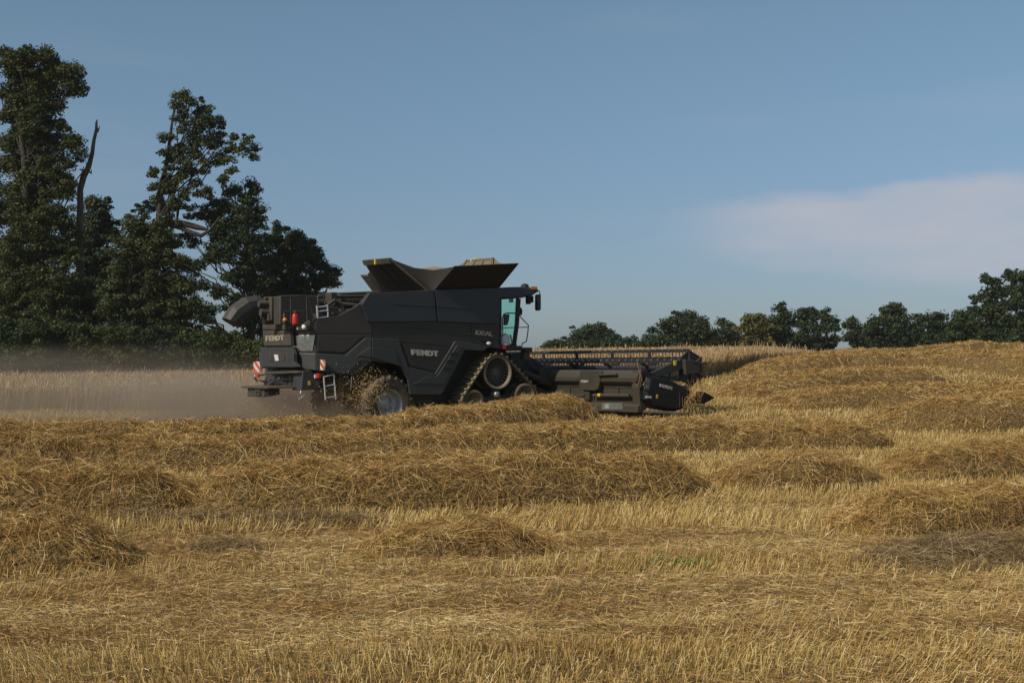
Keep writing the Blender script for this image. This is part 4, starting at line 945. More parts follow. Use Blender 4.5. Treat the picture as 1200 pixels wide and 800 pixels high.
    mb.build('grain', paint('wheat_grain', (.22, .15, .07), .9, 0, .3, (.30, .21, .11), 30), root)
tank()

# ---- cab
def cab():
    r = 1.0
    mb = MB()
    def pr(pts, ra, rb, mi=0): A = [SR(x, y, ra) for x, y in pts]; mb.prism(A, [(p[0], -rb, p[2]) for p in A], mi)
    pr([(584, 349), (588, 349), (588, 409), (582, 409)], r, r-.1)                         # rear post
    pr([(606.5, 349), (610.5, 350), (608.5, 380), (605, 405), (601.5, 405), (605, 380)], r, r-.1)       # front post
    pr([(584, 401), (606, 403), (605, 409), (584, 409)], r, -r)
    A = [SR(x, y, r) for x, y in [(586, 350), (589, 350), (589, 409), (586, 409)]]
    B_ = [(p[0], 1.0, p[2]) for p in A]; mb.prism(dy(B_, -.1), B_)
    A = [SR(x, y, r) for x, y in [(606.5, 349), (610.5, 350), (608.5, 380), (605, 405), (601.5, 405), (605, 380)]]
    B_ = [(p[0], 1.0, p[2]) for p in A]; mb.prism(dy(B_, -.1), B_)
    cb = mb.build('cab', K_CHAS, root, .01)
    G_ = [(588, 350), (606, 350), (604.5, 380), (601, 402), (588, 402)]
    mb = MB(); A = [SR(x, y, r-.03) for x, y in G_]; mb.prism(A, dy(A, .012)); mb.build('window', G_CAB, cb, label='green tinted right side window')
    mb = MB(); A2 = [(p[0], -p[1], p[2]) for p in A]; mb.prism(A2, dy(A2, -.012)); mb.build('window', G_CAB, cb)
    mb = MB(); t0 = SR(609, 351, r-.1); t1 = SR(607, 380, r-.1); t2 = SR(603.5, 404, r-.1)
    for p, q in ((t0, t1), (t1, t2)): mb.prism([p, q, (q[0], -q[1], q[2]), (p[0], -p[1], p[2])], [(p[0]-.015, p[1], p[2]), (q[0]-.015, q[1], q[2]), (q[0]-.015, -q[1], q[2]), (p[0]-.015, -p[1], p[2])])
    mb.build('windscreen', G_CAB, cb)
    RP = [(583, 337), (600, 336.2), (615, 336), (626, 336.8), (632.5, 338.8), (630, 342.5), (624, 346.5), (612, 349), (602, 350), (583, 350.5)]
    mb = MB(); A = [SR(x, y, r+.1) for x, y in RP]; mid = [(p[0], 0, p[2]) for p in A]; mb.prism(A, [(p[0], 1.1, p[2]) for p in A]); rf = mb.build('roof', K_NAVY, cb, .05)
    c = SR(626, 337.4, r+.11); mb = MB(); mb.box(c, (.22, .03, .09)); mb.build('turn_lamp', C_ORG, rf, .01)
    c = SR(615, 336, .3); mb = MB(); vcyl(mb, c, [(.13, -.03), (.12, .05), (.06, .09), (0, .1)]); mb.build('roof_dome', C_BLACK, rf)
    mb = MB(); mb.box(SR(620.5, 350.5, 1.05), (.2, .14, .2)); mb.box(SR(619, 354, 1.05), (.11, .12, .12)); mb.tube([SR(622, 345, 1.05), SR(620, 351, 1.05)], .02, 6); mb.build('work_lamp', C_BLACK, rf, .01); mb = MB(); mb.box(SR(599, 352, .9), (.1, .1, .12)); mb.build('work_lamp', C_BLACK, rf, .01)
    mb = MB(); mb.tube([SR(628, 342, r+.1), SR(632, 341, r+.25), SR(633, 345, r+.3)], .02, 6)
    P = [SR(x, y, r+.3) for x, y in ((630, 346), (631, 344.8), (633, 344.6), (634, 346), (634, 362), (633, 363.8), (631, 363.8), (630, 362))]; mb.prism(P, dy(P, .14)); mb.build('mirror', C_MIRROR, cb, .01)
    mb = MB(); P = [SR(x, y, .8) for x, y in ((611, 360), (612.5, 364), (612, 369), (609, 369))]; mb.prism(P, dy(P, .1)); mb.build('front_mirror', C_MIRROR, cb, .01)
    # seat and steering column inside
    mb = MB(); mb.box(SR(581, 386, .1), (.14, .45, .7)); mb.box(SR(584, 396, .1), (.45, .5, .16)); mb.tube([SR(600, 402, .1), SR(598, 392, .1)], .03, 6); mb.build('seat', C_BLACK, cb, .04)
    # platform, rail, oil canister
    mb = MB(); P = [SR(x, y, 1.6) for x, y in ((588, 405.5), (610.5, 405), (612.5, 407.5), (611, 411), (594, 411), (588, 409))]; mb.prism(P, dy(P, .7)); pf = mb.build('platform', K_CHAS, root, .015)
    mb = MB(); r2 = 1.55
    mb.tube([SR(589.5, 409, r2), SR(588.8, 372, r2), SR(590.5, 368, r2), SR(594, 366.8, r2), SR(608, 367, r2), SR(611, 372.5, r2), SR(619.3, 381, r2), SR(618.2, 393, r2), SR(616.8, 400, r2), SR(611.8, 402.5, r2), SR(611.5, 407, r2)], .018, 6)
    mb.tube([SR(589.5, 384, r2), SR(618.5, 383.3, r2)], .016, 6); mb.build('handrail', K_TUBE, pf)
    mb = MB(); P = [SR(x, y, 1.5) for x, y in ((591, 368.5), (597.5, 368), (596.5, 376), (595, 381), (591, 381))]; mb.prism(P, dy(P, .06)); mb.build('side_mirror', C_MIRROR, pf, .015)
    c = SR(592, 404.5, 1.52); mb = MB(); vcyl(mb, c, [(0, 0), (.13, 0), (.14, .02), (.14, .24), (.10, .30), (.04, .32), (.04, .35), (0, .35)]); mb.build('canister', C_WHITE, pf)
    mb = MB(); mb.box(SR(591, 406.5, 1.63), (.1, .03, .1)); mb.build('reflector', C_RED, pf)
    mb = MB(); mb.box(SR(617, 409.5, 1.5), (.22, .3, .12)); P = [SR(x, y, 1.5) for x, y in ((615, 411.5), (620, 411.5), (622, 421), (613.5, 421))]; mb.prism(P, dy(P, .2), 1); mb.box(SR(620.5, 412, 1.52), (.06, .05, .08), 2)
    mb.build('front_step', [K_CHAS, K_REAR, C_RED], root, .01)
cab()

# ---- chassis, feeder house
mb = MB(); A = [SR(x, y, .95) for x, y in ((470, 425), (545, 408), (590, 405), (598, 420), (598, 462), (560, 478), (480, 478))]; mb.prism(A, [(p[0], .95, p[2]) for p in A]); 
A = [SR(x, y, .8) for x, y in ((352, 428), (470, 424), (475, 455), (400, 452), (358, 445))]; mb.prism(A, [(p[0], .8, p[2]) for p in A])
mb.box(SR(490, 468, 1.2), (.7, .5, .35)); mb.tube([SR(488, 476, 1.4), SR(505, 476, 1.4)], .14, 12); mb.build('chassis', K_CHAS, root, .02)
hx = SR(640, 430, .7)[0]
mb = MB(); A = [SR(x, y, .75) for x, y in ((598, 415), (612, 412), (655, 438), (655, 476), (640, 478), (598, 450))]; mb.prism(A, [(p[0], .75, p[2]) for p in A]); mb.build('feeder_house', K_CHAS, root, .02)
mb = MB(); mb.tube([SR(612, 436, 1.25), SR(652, 452, 1.25)], .09, 10); mb.tube([SR(608, 450, 1.2), SR(648, 462, 1.2)], .07, 10); mb.box(SR(636, 440, 1.1), (.5, .4, .5)); mb.tube([SR(618, 425, 1.1), SR(632, 436, 1.1), SR(646, 434, 1.1)], .06, 8); mb.build('lift_cylinder', K_CHAS, root, .02)

# ---- rear wheels
def wheel(c, side):
    """tyre with lugs; side -1 = right"""
    Rt, w = .78, .56; mb = MB(); o = side*w/2
    pr = [(.40, o), (.46, o*1.06), (.60, o*1.12), (.70, o*1.05), (.755, o*.85), (.765, o*.3), (.765, -o*.3), (.755, -o*.85), (.70, -o*1.05), (.60, -o*1.12), (.46, -o*1.06), (.40, -o)]
    mb.lathe((0, 0, 0), pr, 48)
    for k in range(22):
        for s_ in (-1, 1):
            a = 2*math.pi*(k+(.5 if s_ > 0 else 0))/22; ca, sa = math.cos(a), math.sin(a); b = a+.16; cb_, sb_ = math.cos(b), math.sin(b)
            V = [(.74*ca, 0, .74*sa), (.74*cb_, s_*w*.56, .74*sb_), (.70*cb_, s_*w*.6, .70*sb_)]
            mb.tube([(.755*ca, s_*.02, .755*sa), (.76*math.cos(a+.08), s_*w*.25, .76*math.sin(a+.08)), (.74*cb_, s_*w*.5, .74*sb_), (.66*math.cos(a+.2), s_*w*.56, .66*math.sin(a+.2))], [.04, .042, .042, .03], 5)
    ty = mb.build('wheel', K_RUB, root); ty.location = c
    mb = MB(); mb.lathe((0, 0, 0), [(.40, o*1.0), (.43, o*1.0), (.43, o*.93), (.385, o*.9), (.37, o*.5), (.35, o*.1), (.33, o*-.05), (.20, o*.0), (.14, o*.25), (.0, o*.28)], 40)
    for k in range(8): a = 2*math.pi*k/8; mb.lathe((.165*math.cos(a), 0, .165*math.sin(a)), [(0, o*.33), (.018, o*.33), (.018, o*.1)], 6)
    mb.build('rim', K_RIM, ty)
    return ty
wc = SR(456.5, 473, 1.62); wheel((wc[0], wc[1]+.28, wc[2]), -1).rotation_euler.z = R(4); w2 = wheel((wc[0], 1.34, wc[2]), 1)
mb = MB(); mb.tube([(wc[0], 1.1, wc[2]), (wc[0], -1.1, wc[2])], .13, 10); mb.box((wc[0], 0, wc[2]+.2), (.4, 1.2, .35)); mb.build('rear_axle', K_CHAS, root)

# ---- rubber tracks
def track(side):
    ro = 1.75; cD = np.array(SR(584, 436.3, ro)); cF = np.array(SR(616.5, 464.5, ro)); cR = np.array(SR(556, 472.5, ro)); cM = np.array(SR(588, 474, ro))
    yo = -ro if side < 0 else ro-.66; bw = .66
    cs = [(cD[0], cD[2], .49), (cF[0], cF[2], .385), (cR[0], cR[2], .385)]
    pts = np.array([(x+r*math.cos(a), z+r*math.sin(a)) for x, z, r in cs for a in np.linspace(0, 2*math.pi, 120, endpoint=False)])
    P = sorted(map(tuple, pts))
    def half(P):
        h = []
        for p in P:
            while len(h) > 1 and (h[-1][0]-h[-2][0])*(p[1]-h[-2][1])-(h[-1][1]-h[-2][1])*(p[0]-h[-2][0]) <= 0: h.pop()
            h.append(p)
        return h
    hull = half(P)[:-1]+half(P[::-1])[:-1]; hull = np.array(hull+[hull[0]])
    s_ = np.r_[0, np.cumsum(np.linalg.norm(np.diff(hull, axis=0), axis=1))]; n = 150; q = np.linspace(0, s_[-1], n, endpoint=False)
    pp = np.stack([np.interp(q, s_, hull[:, 0]), np.interp(q, s_, hull[:, 1])], 1)
    tg = np.roll(pp, -1, 0)-np.roll(pp, 1, 0); tg /= np.linalg.norm(tg, axis=1)[:, None]; nr = np.stack([tg[:, 1], -tg[:, 0]], 1)
    mb = MB(); V = []
    for off, y in ((0, 0), (.035, 0), (.035, bw), (0, bw)):
        for i in range(n): V.append((pp[i, 0]+nr[i, 0]*off, yo+y, pp[i, 1]+nr[i, 1]*off))
    F = [[k*n+i, k*n+(i+1) % n, ((k+1) % 4)*n+(i+1) % n, ((k+1) % 4)*n+i] for k in range(4) for i in range(n)]
    mb.add(V, F)
    for i in range(0, n, 4):                        # chevron lugs outside, drive lugs inside
        t2, n2 = tg[i], nr[i]; c = pp[i]+n2*.055
        for s2 in (0, 1):
            y0 = yo+(.0 if s2 == 0 else bw/2+.01); sh = .05
            A = []; B_ = []
            for (dt, dn) in ((-.03, -.03), (.03, -.03), (.022, .03), (-.022, .03)):
                s0 = sh if s2 == 0 else -sh*0; s1 = -sh*0 if s2 == 0 else sh
                p = c+t2*(dt+(sh if s2 == 0 else 0))+n2*dn; A.append((p[0], y0, p[1])); p = c+t2*(dt+(0 if s2 == 0 else sh))+n2*dn; B_.append((p[0], y0+bw/2-.01, p[1]))
            mb.prism(A, B_)
        c = pp[i]-n2*.03; mb.box((c[0], yo+bw/2, c[1]), (.05, .12, .06), 0, -math.atan2(t2[1], t2[0]))
    belt = mb.build('track_belt', K_BELT, root)
    o_ = -1 if side < 0 else 1; yc = yo+bw/2
    # spoked drive wheel
    mb = MB(); Rd = .47; e = o_*bw/2
    mb.lathe((0, 0, 0), [(Rd, e*.98), (Rd-.055, e*.98), (Rd-.06, e*.6), (Rd-.03, e*.1), (Rd, 0), (Rd, e*.98)], 56, 1)
    mb.lathe((0, 0, 0), [(Rd, -e*.98), (Rd-.055, -e*.98), (Rd-.06, -e*.6), (Rd-.03, -e*.1), (Rd, 0)], 56, 1)
    mb.lathe((0, 0, 0), [(.0, e*.62), (.10, e*.62), (.13, e*.5), (.15, e*.3), (.26, e*.22), (.26, e*.12)], 40, 0)
    for k in range(24):
        a = 2*math.pi*k/24; ca, sa = math.cos(a), math.sin(a); w = .012
        mb.prism([(.12*ca-w*sa, e*.5, .12*sa+w*ca), (.12*ca+w*sa, e*.5, .12*sa-w*ca), (.415*ca+w*sa, e*.72, .415*sa-w*ca), (.415*ca-w*sa, e*.72, .415*sa+w*ca)],
                 [(.12*ca-w*sa, e*.2, .12*sa+w*ca), (.12*ca+w*sa, e*.2, .12*sa-w*ca), (.415*ca+w*sa, e*.5, .415*sa-w*ca), (.415*ca-w*sa, e*.5, .415*sa+w*ca)], 0)
    mb.lathe((0, 0, 0), [(.0, e*.02), (.42, e*.02), (.42, -e*.02), (0, -e*.02)], 40, 2)
    d = mb.build('drive_wheel', [K_WHL, K_RIMD, K_CHAS], belt); d.location = (cD[0], yc, cD[2])
    for c in (cF, cR):
        mb = MB(); mb.lathe((0, 0, 0), [(.25, e*.9), (.30, e*.98), (.375, e*.95), (.38, e*.85), (.38, e*.25), (.33, e*.2), (.25, e*.2)], 48, 0)
        mb.lathe((0, 0, 0), [(.25, -e*.9), (.30, -e*.98), (.375, -e*.95), (.38, -e*.85), (.38, -e*.25), (.33, -e*.2), (.25, -e*.2)], 48, 0)
        mb.lathe((0, 0, 0), [(.26, e*.88), (.24, e*.86), (.23, e*.45), (.1, e*.4), (.085, e*.75), (0, e*.78)], 36, 1)
        for k in range(5): a = 2*math.pi*k/5+.3; mb.tube([(.10*math.cos(a), e*.5, .10*math.sin(a)), (.235*math.cos(a), e*.62, .235*math.sin(a))], .028, 6, 1)
        o = mb.build('idler_wheel', [K_RUB, K_RIMD], belt); o.location = (c[0], yc, c[2])
    mb = MB(); mb.lathe((0, 0, 0), [(.0, e*.85), (.11, e*.85), (.17, e*.85), (.19, e*.8), (.19, e*.2)], 30, 0); o = mb.build('roller', K_RUB, belt); o.location = (cM[0]-.15, yc, cR[2]-.17)
    mb = MB(); mb.tube([(cR[0], yc, cR[2]), (cM[0]-.1, yc+e*.2, cM[2]+.13), (cF[0], yc, cF[2])], [.1, .14, .1], 10); mb.tube([(cD[0], yc, cD[2]), (cM[0], yc, cM[2]+.1)], .15, 10)
    c = SR(583, 462, 1.72) if side < 0 else None
    if c: mb.lathe((c[0], -1.7, c[2]), [(0, -.03), (.08, -.03), (.09, 0), (.09, .2)], 16, 1)
    mb.build('track_frame', [K_CHAS, K_STEEL], belt)
track(-1); track(1)

# ---- header
RH = 5.35
def header():
    a = np.array(SR(752, 433.5, RH)); Fh = a[0]
    def W(px, py): return SF(px, py, Fh)
    x0, x1 = -RH, RH
    zr = lambda y: SF(700, y, Fh)[2]
    # cross-section of the back wall (forward offset from Fh, z), swept across the whole width
    # straighten against perspective: heights read at px 700
    sec = [(.02, zr(481)), (-.14, zr(481)), (-.14, zr(473.5)), (.0, zr(470.5)), (0, zr(452)), (-.10, zr(449)), (-.17, zr(446.5)), (-.17, zr(442)), (-.12, zr(437)), (-.03, zr(433.6)), (.12, zr(433.2)), (.16, zr(437)), (.08, zr(440)), (.08, zr(479))]
    mb = MB(); P = [(Fh+f, RH, z) for f, z in sec]; Q = [(Fh+f, -RH, z) for f, z in sec]; mb.prism(P, Q)
    hd = mb.build('header', K_HEAD, root, .015, 'wide dusty olive cutting header with black reel and black end shields')
    mb = MB()                                     # seams and stiffeners on the back wall
    for r in (-4.4, -3.3, -2.2, 2.2, 3.3, 4.4): mb.box((Fh-.02, -r, (zr(452)+zr(471))/2), (.05, .03, zr(453)-zr(470)))
    mb.box((Fh-.005, 0, zr(453)), (.04, RH*2-.05, .03), 1); mb.box((Fh-.005, 0, zr(470)), (.06, RH*2-.05, .03), 1); mb.build('wall_stiffener', [K_HEAD, K_CHAS], hd, .005)
    zb = zr(481); zk = zb+.02
    mb = MB(); mb.prism([(Fh, RH-.02, zb+.06), (Fh+1.45, RH-.02, zb-.02), (Fh+1.45, RH-.02, zb-.06), (Fh, RH-.02, zb)], [(Fh, -RH+.02, zb+.06), (Fh+1.45, -RH+.02, zb-.02), (Fh+1.45, -RH+.02, zb-.06), (Fh, -RH+.02, zb)])
    n = 60
    for k in range(n): y = -RH+.1+(2*RH-.2)*k/(n-1); mb.prism([(Fh+1.44, y-.03, zb-.02), (Fh+1.44, y+.03, zb-.02), (Fh+1.56, y, zb-.03)], [(Fh+1.44, y-.03, zb-.05), (Fh+1.44, y+.03, zb-.05), (Fh+1.56, y, zb-.035)])
    mb.build('cutter_bar', K_STEEL, hd)
    mb = MB(); ca = (Fh+.55, zb+.42); mb.lathe((ca[0], 0, ca[1]), [(.18, -RH+.1), (.18, RH-.1)], 20)
    for s_ in (-1, 1):
        V = []; N_ = 150
        for i in range(N_):
            t = i/(N_-1); y = s_*(RH-.15-t*(RH-.8)); an = t*2*math.pi*9*s_
            for rr_ in (.18, .32): V.append((ca[0]+rr_*math.cos(an), y, ca[1]+rr_*math.sin(an)))
        mb.add(V, [[2*i, 2*i+1, 2*i+3, 2*i+2] for i in range(N_-1)], 0, True)
    mb.build('table_auger', K_CHAS, hd)
    # hydraulic block, pipe, stickers on the back
    mb = MB()
    P = [W(x, y) for x, y in ((686.5, 433.5), (709, 434.5), (711, 436), (707.5, 455), (703, 457.5), (686, 456.5), (684.5, 452))]; mb.prism([(p[0]-.20, p[1], p[2]) for p in P], [(p[0]-.05, p[1], p[2]) for p in P])
    mb.box(np.array(W(691, 463))+np.array((-.08, 0, 0)), (.12, .3, .24)); mb.box(np.array(W(688, 471))+np.array((-.12, 0, 0)), (.14, .4, .12))
    vb = mb.build('hydraulic_block', K_HEAD, hd, .012)
    mb = MB(); mb.tube([np.array(W(709, 439))+np.array((-.24, 0, 0)), np.array(W(730, 438.5))+np.array((-.22, 0, 0))], .035, 8); mb.build('grab_handle', K_TUBE, vb)
    letters('FENDT', (688, 445), (697, 445.3), (688, 448), lambda x, y: tuple(np.array(W(x, y))+np.array((-.225, 0, 0))), 'block_lettering', C_LET, vb, (-1, 0, 0), th=.004)
    mb = MB(); mb.tube([np.array(W(700, 463))+np.array((-.14, 0, 0)), np.array(W(742, 463.5))+np.array((-.12, 0, 0))], .05, 10); mb.tube([np.array(W(640, 469))+np.array((-.2, 0, 0)), np.array(W(690, 463))+np.array((-.16, 0, 0))], .03, 8)
    mb.tube([np.array(W(706, 462.9))+np.array((-.14, 0, 0)), np.array(W(709, 463))+np.array((-.14, 0, 0))], .054, 10, 1); mb.build('hydraulic_pipe', [K_CHAS, C_YEL], hd)
    mb = MB(); P = [W(x, y) for x, y in ((710, 471.8), (734, 471.5), (734.5, 479.3), (710, 479.6))]; mb.prism([(p[0]-.148, p[1], p[2]) for p in P], [(p[0]-.13, p[1], p[2]) for p in P]); st = mb.build('information_sticker', C_GREYS, hd)
    mb = MB(); P = [W(x, y) for x, y in ((713, 478), (715, 473), (718.5, 472.5), (719, 478.5))]; mb.prism([(p[0]-.154, p[1], p[2]) for p in P], [(p[0]-.145, p[1], p[2]) for p in P]); mb.build('pictogram', plain('pale_print', (.3, .3, .28)), st)
    # end shields, left and right
    for s_ in (-1, 1):
        r = RH+.12; out = [(757, 441.5), (764, 441), (780, 442), (811, 459), (808, 470), (799, 479), (790, 482), (760, 476.5), (753.5, 467.5), (754.5, 455)]
        A = [np.array(SR(x, y, r)) for x, y in out]; c = np.mean(A, 0); In = [p+np.array((0, .42, 0)) for p in A]; Ou = [c+(p-c)*.86+np.array((0, -.12, 0)) for p in A]
        if s_ > 0: A, In, Ou = [[np.array((p[0], -p[1], p[2])) for p in L] for L in (A, In, Ou)]
        mb = MB(); n = len(A); V = In+A+Ou; F = [[k*n+i, k*n+(i+1) % n, (k+1)*n+(i+1) % n, (k+1)*n+i] for k in range(2) for i in range(n)]+[list(range(n)), [2*n+i for i in range(n-1, -1, -1)]]
        mb.add(V, F); sh = mb.build('end_shield', K_SHLD, hd, .02)
        if s_ < 0:
            mb = MB(); P = [SR(x, y, r+.125) for x, y in ((756, 456), (790, 462), (803, 467), (802, 468.5), (789, 463.5), (756, 457.6))]; mb.prism(P, dy(P, .03)); mb.build('shield_crease', K_SHLD, sh, .004)
            letters('FENDT', (773.3, 449.3), (788, 453.3), (773.5, 453), lambda x, y: SR(x, y, r+.13), 'shield_lettering', C_LET, sh)
            mb = MB(); P = [SR(x, y, r+.128) for x, y in ((756.5, 463.5), (763.5, 464), (763.5, 466.4), (756.5, 466))]; mb.prism(P, dy(P, .01)); mb.build('label_strip', C_WHITE, sh)
            mb = MB(); P = [SR(x, y, r+.128) for x, y in ((769.3, 462), (771.3, 462), (771, 466.5), (769, 466.5))]; mb.prism(P, dy(P, .01)); mb.build('sticker', C_YEL, sh)
        # side panel between wall and shield
        y_ = s_*(RH+.02)
        mb = MB(); P = [(SR(x, y, RH)[0], y_, SR(x, y, RH)[2]) for x, y in ((749, 434), (762, 442), (756, 455), (757, 480), (750, 480), (748, 455))]; mb.prism(P, dy(P, -s_*.3)); mb.build('end_plate', K_HEAD, hd, .01)
        # crop divider tip
        tip = np.array(SR(838, 466, RH+.1)); q = [np.array(SR(x, y, RH+.1)) for x, y in ((819, 458.5), (823, 459.5), (821, 473), (817, 471))]
        if s_ > 0: tip[1] *= -1; q = [np.array((p[0], -p[1], p[2])) for p in q]
        mb = MB(); A = [p+np.array((0, .13, 0)) for p in q]; B_ = [p-np.array((0, .13, 0)) for p in q]; mb.prism(A, B_)
        for L in (A, B_): mb.add([L[0], L[1], L[2], tip], [[0, 1, 3], [1, 2, 3], [2, 0, 3]])
        mb.add([A[1], B_[1], B_[2], A[2], tip], [[0, 1, 4], [1, 2, 4], [2, 3, 4], [3, 0, 4]])
        c1 = np.array(SR(806, 470, RH+.1)); c2 = np.array(SR(820, 470, RH+.1)); c1[1] = c2[1] = q[0][1]; mb.tube([c1, c2], .05, 8); mb.build('crop_divider', K_SHLD, hd, .008)
    # reel
    cx, _, cz = SR(811.5, 431.3, RH-.1); Rr = .52; mb = MB(); mb.tube([(cx, RH-.15, cz), (cx, -RH+.15, cz)], .085, 12); rl = mb.build('reel_tube', K_NAVY, hd)
    ph = R(95)
    for k in range(6):
        a = ph+k*math.pi/3; bx, bz = cx+Rr*math.cos(a), cz+Rr*math.sin(a); mb = MB(); mb.tube([(bx, RH-.2, bz), (bx, -RH+.2, bz)], .03, 8)
        mb.box((bx, 0, bz-.02), (.06, 2*RH-.5, .10))
        for i in range(72):
            y = -RH+.28+(2*RH-.56)*i/71; mb.tube([(bx, y, bz), (bx-.03, y, bz-.12), (bx+.01, y, bz-.26)], [.016, .014, .009], 4, 1, False)
            if i % 2: mb.box((bx-.02, y, bz+.02), (.05, .05, .04), 2)
        mb.build('reel_bar', [K_REEL, K_REEL, K_STEEL if k in (0, 1, 2) else K_REEL], hd)
    for r in (-5.15, -3.45, -1.75, 0, 1.75, 3.45, 5.15):
        mb = MB(); P = []
        for k in range(6):
            a = ph+k*math.pi/3; mb.tube([(cx, r, cz), (cx+Rr*math.cos(a), r, cz+Rr*math.sin(a))], .055 if abs(r) < 5 else .05, 6)
            b = a+math.pi/3
            if abs(r) > 5: mb.tube([(cx+Rr*.97*math.cos(a), r, cz+Rr*.97*math.sin(a)), (cx+Rr*.97*math.cos(b), r, cz+Rr*.97*math.sin(b))], .022, 6)
        if abs(r) > 5: P = [(cx+Rr*math.cos(ph+k*math.pi/3), r, cz+Rr*math.sin(ph+k*math.pi/3)) for k in range(6)]; mb.prism(P, dy(P, .03))
        mb.build('reel_spider', K_REEL, hd)
    for s_ in (-1, 1):
        r = RH-.02; mb = MB(); P = [np.array(SR(x, y, r)) for x, y in ((764, 436.5), (799, 420.5), (806, 423), (806, 430), (768, 442.5))]; P = [(p[0], p[1] if s_ < 0 else -p[1], p[2]) for p in P]
        mb.prism(P, dy(P, .12*-s_)); mb.build('reel_arm', K_REEL, hd, .01)
        y_ = s_*(RH+.10); mb = MB(); P = [np.array(SR(x, y, RH+.1)) for x, y in ((803, 421), (819, 423), (820, 437), (804, 439))]; P = [(p[0], y_, p[2]) for p in P]; mb.prism(P, dy(P, -s_*.16))
        P = [np.array(SR(x, y, RH+.1)) for x, y in ((812, 424), (830, 424.5), (830, 426.7), (812, 427))]; P = [(p[0], y_, p[2]) for p in P]; mb.prism(P, dy(P, -s_*.1)); mb.build('reel_drive', K_CHAS, hd, .015)
        y_ = s_*(RH-.1); mb = MB(); a = SR(788, 432, RH); b = SR(787, 446, RH); mb.tube([(a[0], y_, a[2]), (b[0], y_, b[2])], .03, 8)
        a = SR(780, 441, RH); b = SR(812, 448, RH); mb.tube([(a[0], y_, a[2]), (b[0], y_, b[2])], .03, 8); a = SR(810, 451, RH); b = SR(818, 470, RH); mb.tube([(a[0], y_, a[2]), (b[0], y_, b[2])], .018, 6)
        a = SR(822, 441, RH); b = SR(824, 446, RH); mb.tube([(a[0], y_, a[2]), (b[0], y_, b[2])], .015, 5); mb.build('reel_lift_cylinder', K_CHAS, hd)
    mb = MB(); mb.box(SR(791, 425, RH+.04), (.08, .03, .14)); mb.build('sticker', C_YEL, hd)
    mb = MB(); h = [SR(x, y, RH+.06) for x, y in ((752, 433), (750, 441), (753, 450), (748, 456))]; mb.tube(h, .022, 6); h = [SR(x, y, RH+.06) for x, y in ((760, 436), (754, 440), (750, 447), (752, 460))]; mb.tube(h, .018, 6); mb.box(SR(755, 437, RH+.05), (.2, .1, .14)); mb.build('hydraulic_hose', C_BLACK, hd)
    # straw caught on the divider and the header corner
    n = 70; k = RNG.random(n) < .75
    P = np.array([np.array(SR(812+RNG.normal(0, 5), 466+RNG.normal(0, 4), RH+.28)) if k[i] else np.array(SR(751+RNG.normal(0, 3), 446+RNG.normal(0, 6), RH+.15)) for i in range(n)])
    Dv = np.stack([RNG.normal(.2, .35, n), RNG.normal(0, .3, n), RNG.normal(.9, .4, n)], 1); L = RNG.uniform(.2, .6, n)
    V, F = ribbons(P-Dv*.2, Dv, L, .014, RNG.normal(0, .08, (n, 3))); o = np_obj('caught_straw', V, F, M_STRAW, hd); o['kind'] = 'stuff'
header()

# ------------------------------------------------------------------ chaff in the air and the dust behind the machine
def chaff():
    n = 5000; mode = RNG.random(n)
    px = np.where(mode < .62, RNG.normal(408, 21, n), RNG.normal(345, 38, n)); py = np.where(mode < .62, 462+RNG.normal(0, 15, n), 470+RNG.normal(0, 10, n))
    px = np.where((mode > .3) & (mode < .62), 430+RNG.normal(0, 12, n), px); py = np.where((mode > .3) & (mode < .62), 458+RNG.normal(0, 14, n)-(px-440)*.1, py)
    D = np.where(mode < .62, 34.0+RNG.normal(0, .35, n), 34.8+RNG.normal(0, .8, n))
    k = (py < 500) & (px < 470) & (px > 240) & (py > 425); px, py, D = px[k], py[k], D[k]; n = len(px)
    P = np.array([at(a, b, c) for a, b, c in zip(px, py, D)])
    Dv = RNG.normal(size=(n, 3)); V, F = ribbons(P, Dv, RNG.uniform(.010, .038, n), RNG.uniform(.006, .013, n), RNG.normal(0, .004, (n, 3)))
    tag(np_obj('chaff_cloud', V, F, M_STRAW), 'pale chaff flying round the rear wheel of the harvester', 'chaff', None, 'stuff')
chaff()
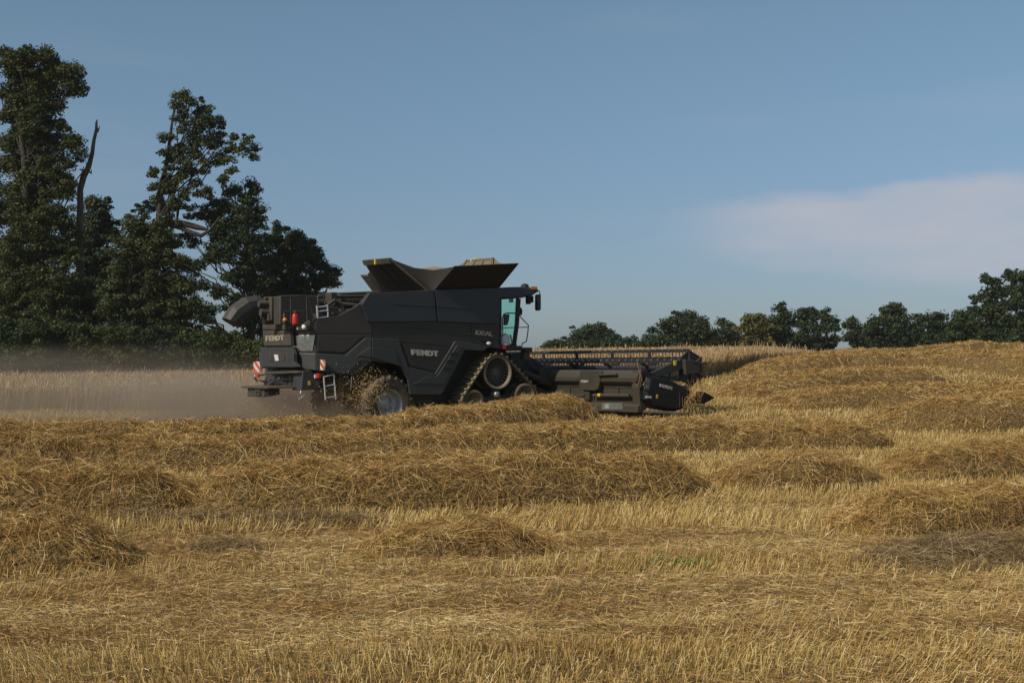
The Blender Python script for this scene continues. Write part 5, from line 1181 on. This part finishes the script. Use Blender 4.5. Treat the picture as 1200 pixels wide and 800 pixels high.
def dust(name, cx, cy, cz, rx, ry, rz, dens, label, rot=0, colr=(.60, .51, .41)):
    bm = bmesh.new(); bmesh.ops.create_icosphere(bm, subdivisions=3, radius=1); me = bpy.data.meshes.new(name); bm.to_mesh(me); bm.free()
    o = bpy.data.objects.new(name, me); col.objects.link(o); o.location = (cx, cy, cz); o.scale = (rx, ry, rz); o.rotation_euler.z = rot
    m = bpy.data.materials.new(name); m.use_nodes = True; N = m.node_tree.nodes; Lk = m.node_tree.links; N.clear()
    out = N.new('ShaderNodeOutputMaterial'); pv = N.new('ShaderNodeVolumePrincipled'); Lk.new(pv.outputs[0], out.inputs['Volume'])
    pv.inputs['Color'].default_value = (*colr, 1); pv.inputs['Anisotropy'].default_value = .2
    tc = N.new('ShaderNodeTexCoord'); vl = N.new('ShaderNodeVectorMath'); vl.operation = 'LENGTH'; Lk.new(tc.outputs['Object'], vl.inputs[0])
    mr = N.new('ShaderNodeMapRange'); mr.interpolation_type = 'SMOOTHSTEP'; Lk.new(vl.outputs['Value'], mr.inputs[0]); mr.inputs[1].default_value = 1; mr.inputs[2].default_value = .1; mr.inputs[3].default_value = 0; mr.inputs[4].default_value = 1
    nz = N.new('ShaderNodeTexNoise'); nz.inputs['Scale'].default_value = 3; nz.inputs['Detail'].default_value = 3; Lk.new(tc.outputs['Object'], nz.inputs[0])
    m2 = N.new('ShaderNodeMapRange'); Lk.new(nz.outputs[0], m2.inputs[0]); m2.inputs[1].default_value = .36; m2.inputs[2].default_value = .66; m2.inputs[3].default_value = .25; m2.inputs[4].default_value = 1.6
    a = N.new('ShaderNodeMath'); a.operation = 'MULTIPLY'; Lk.new(mr.outputs[0], a.inputs[0]); Lk.new(m2.outputs[0], a.inputs[1])
    b = N.new('ShaderNodeMath'); b.operation = 'MULTIPLY'; Lk.new(a.outputs[0], b.inputs[0]); b.inputs[1].default_value = dens; Lk.new(b.outputs[0], pv.inputs['Density'])
    me.materials.append(m); tag(o, label, 'dust', None, 'stuff'); return o
c = at(285, 474, 38); dust('dust_cloud', c[0], 37.4, .35, 5.2, 4.0, 1.5, .62, 'brown dust boiling up behind the harvester')
c = at(110, 455, 39); dust('drifting_dust', c[0], 38.5, .7, 10.5, 7.5, 1.9, .12, 'thin brown dust drifting left over the uncut wheat')
c = at(395, 470, 34); dust('wheel_dust', c[0]-.3, 33.8, .25, 1.5, 1.0, 1.0, .45, 'dust thrown up beside the rear wheel')

def haze():
    x, y0, y1, z0, z1 = 420, -60, 420, -1.5, 34
    me = bpy.data.meshes.new('haze'); bm = bmesh.new(); bmesh.ops.create_cube(bm, size=1); bm.to_mesh(me); bm.free()
    o = bpy.data.objects.new('haze', me); col.objects.link(o); o.location = (0, (y0+y1)/2, (z0+z1)/2); o.scale = (2*x, y1-y0, z1-z0)
    m = bpy.data.materials.new('haze'); m.use_nodes = True; N = m.node_tree.nodes; N.clear()
    out = N.new('ShaderNodeOutputMaterial'); pv = N.new('ShaderNodeVolumePrincipled'); m.node_tree.links.new(pv.outputs[0], out.inputs['Volume'])
    pv.inputs['Color'].default_value = (.86, .90, .95, 1); pv.inputs['Density'].default_value = .00015; pv.inputs['Anisotropy'].default_value = .1
    me.materials.append(m); tag(o, 'thin summer haze over the field', 'haze', None, 'stuff')
haze()
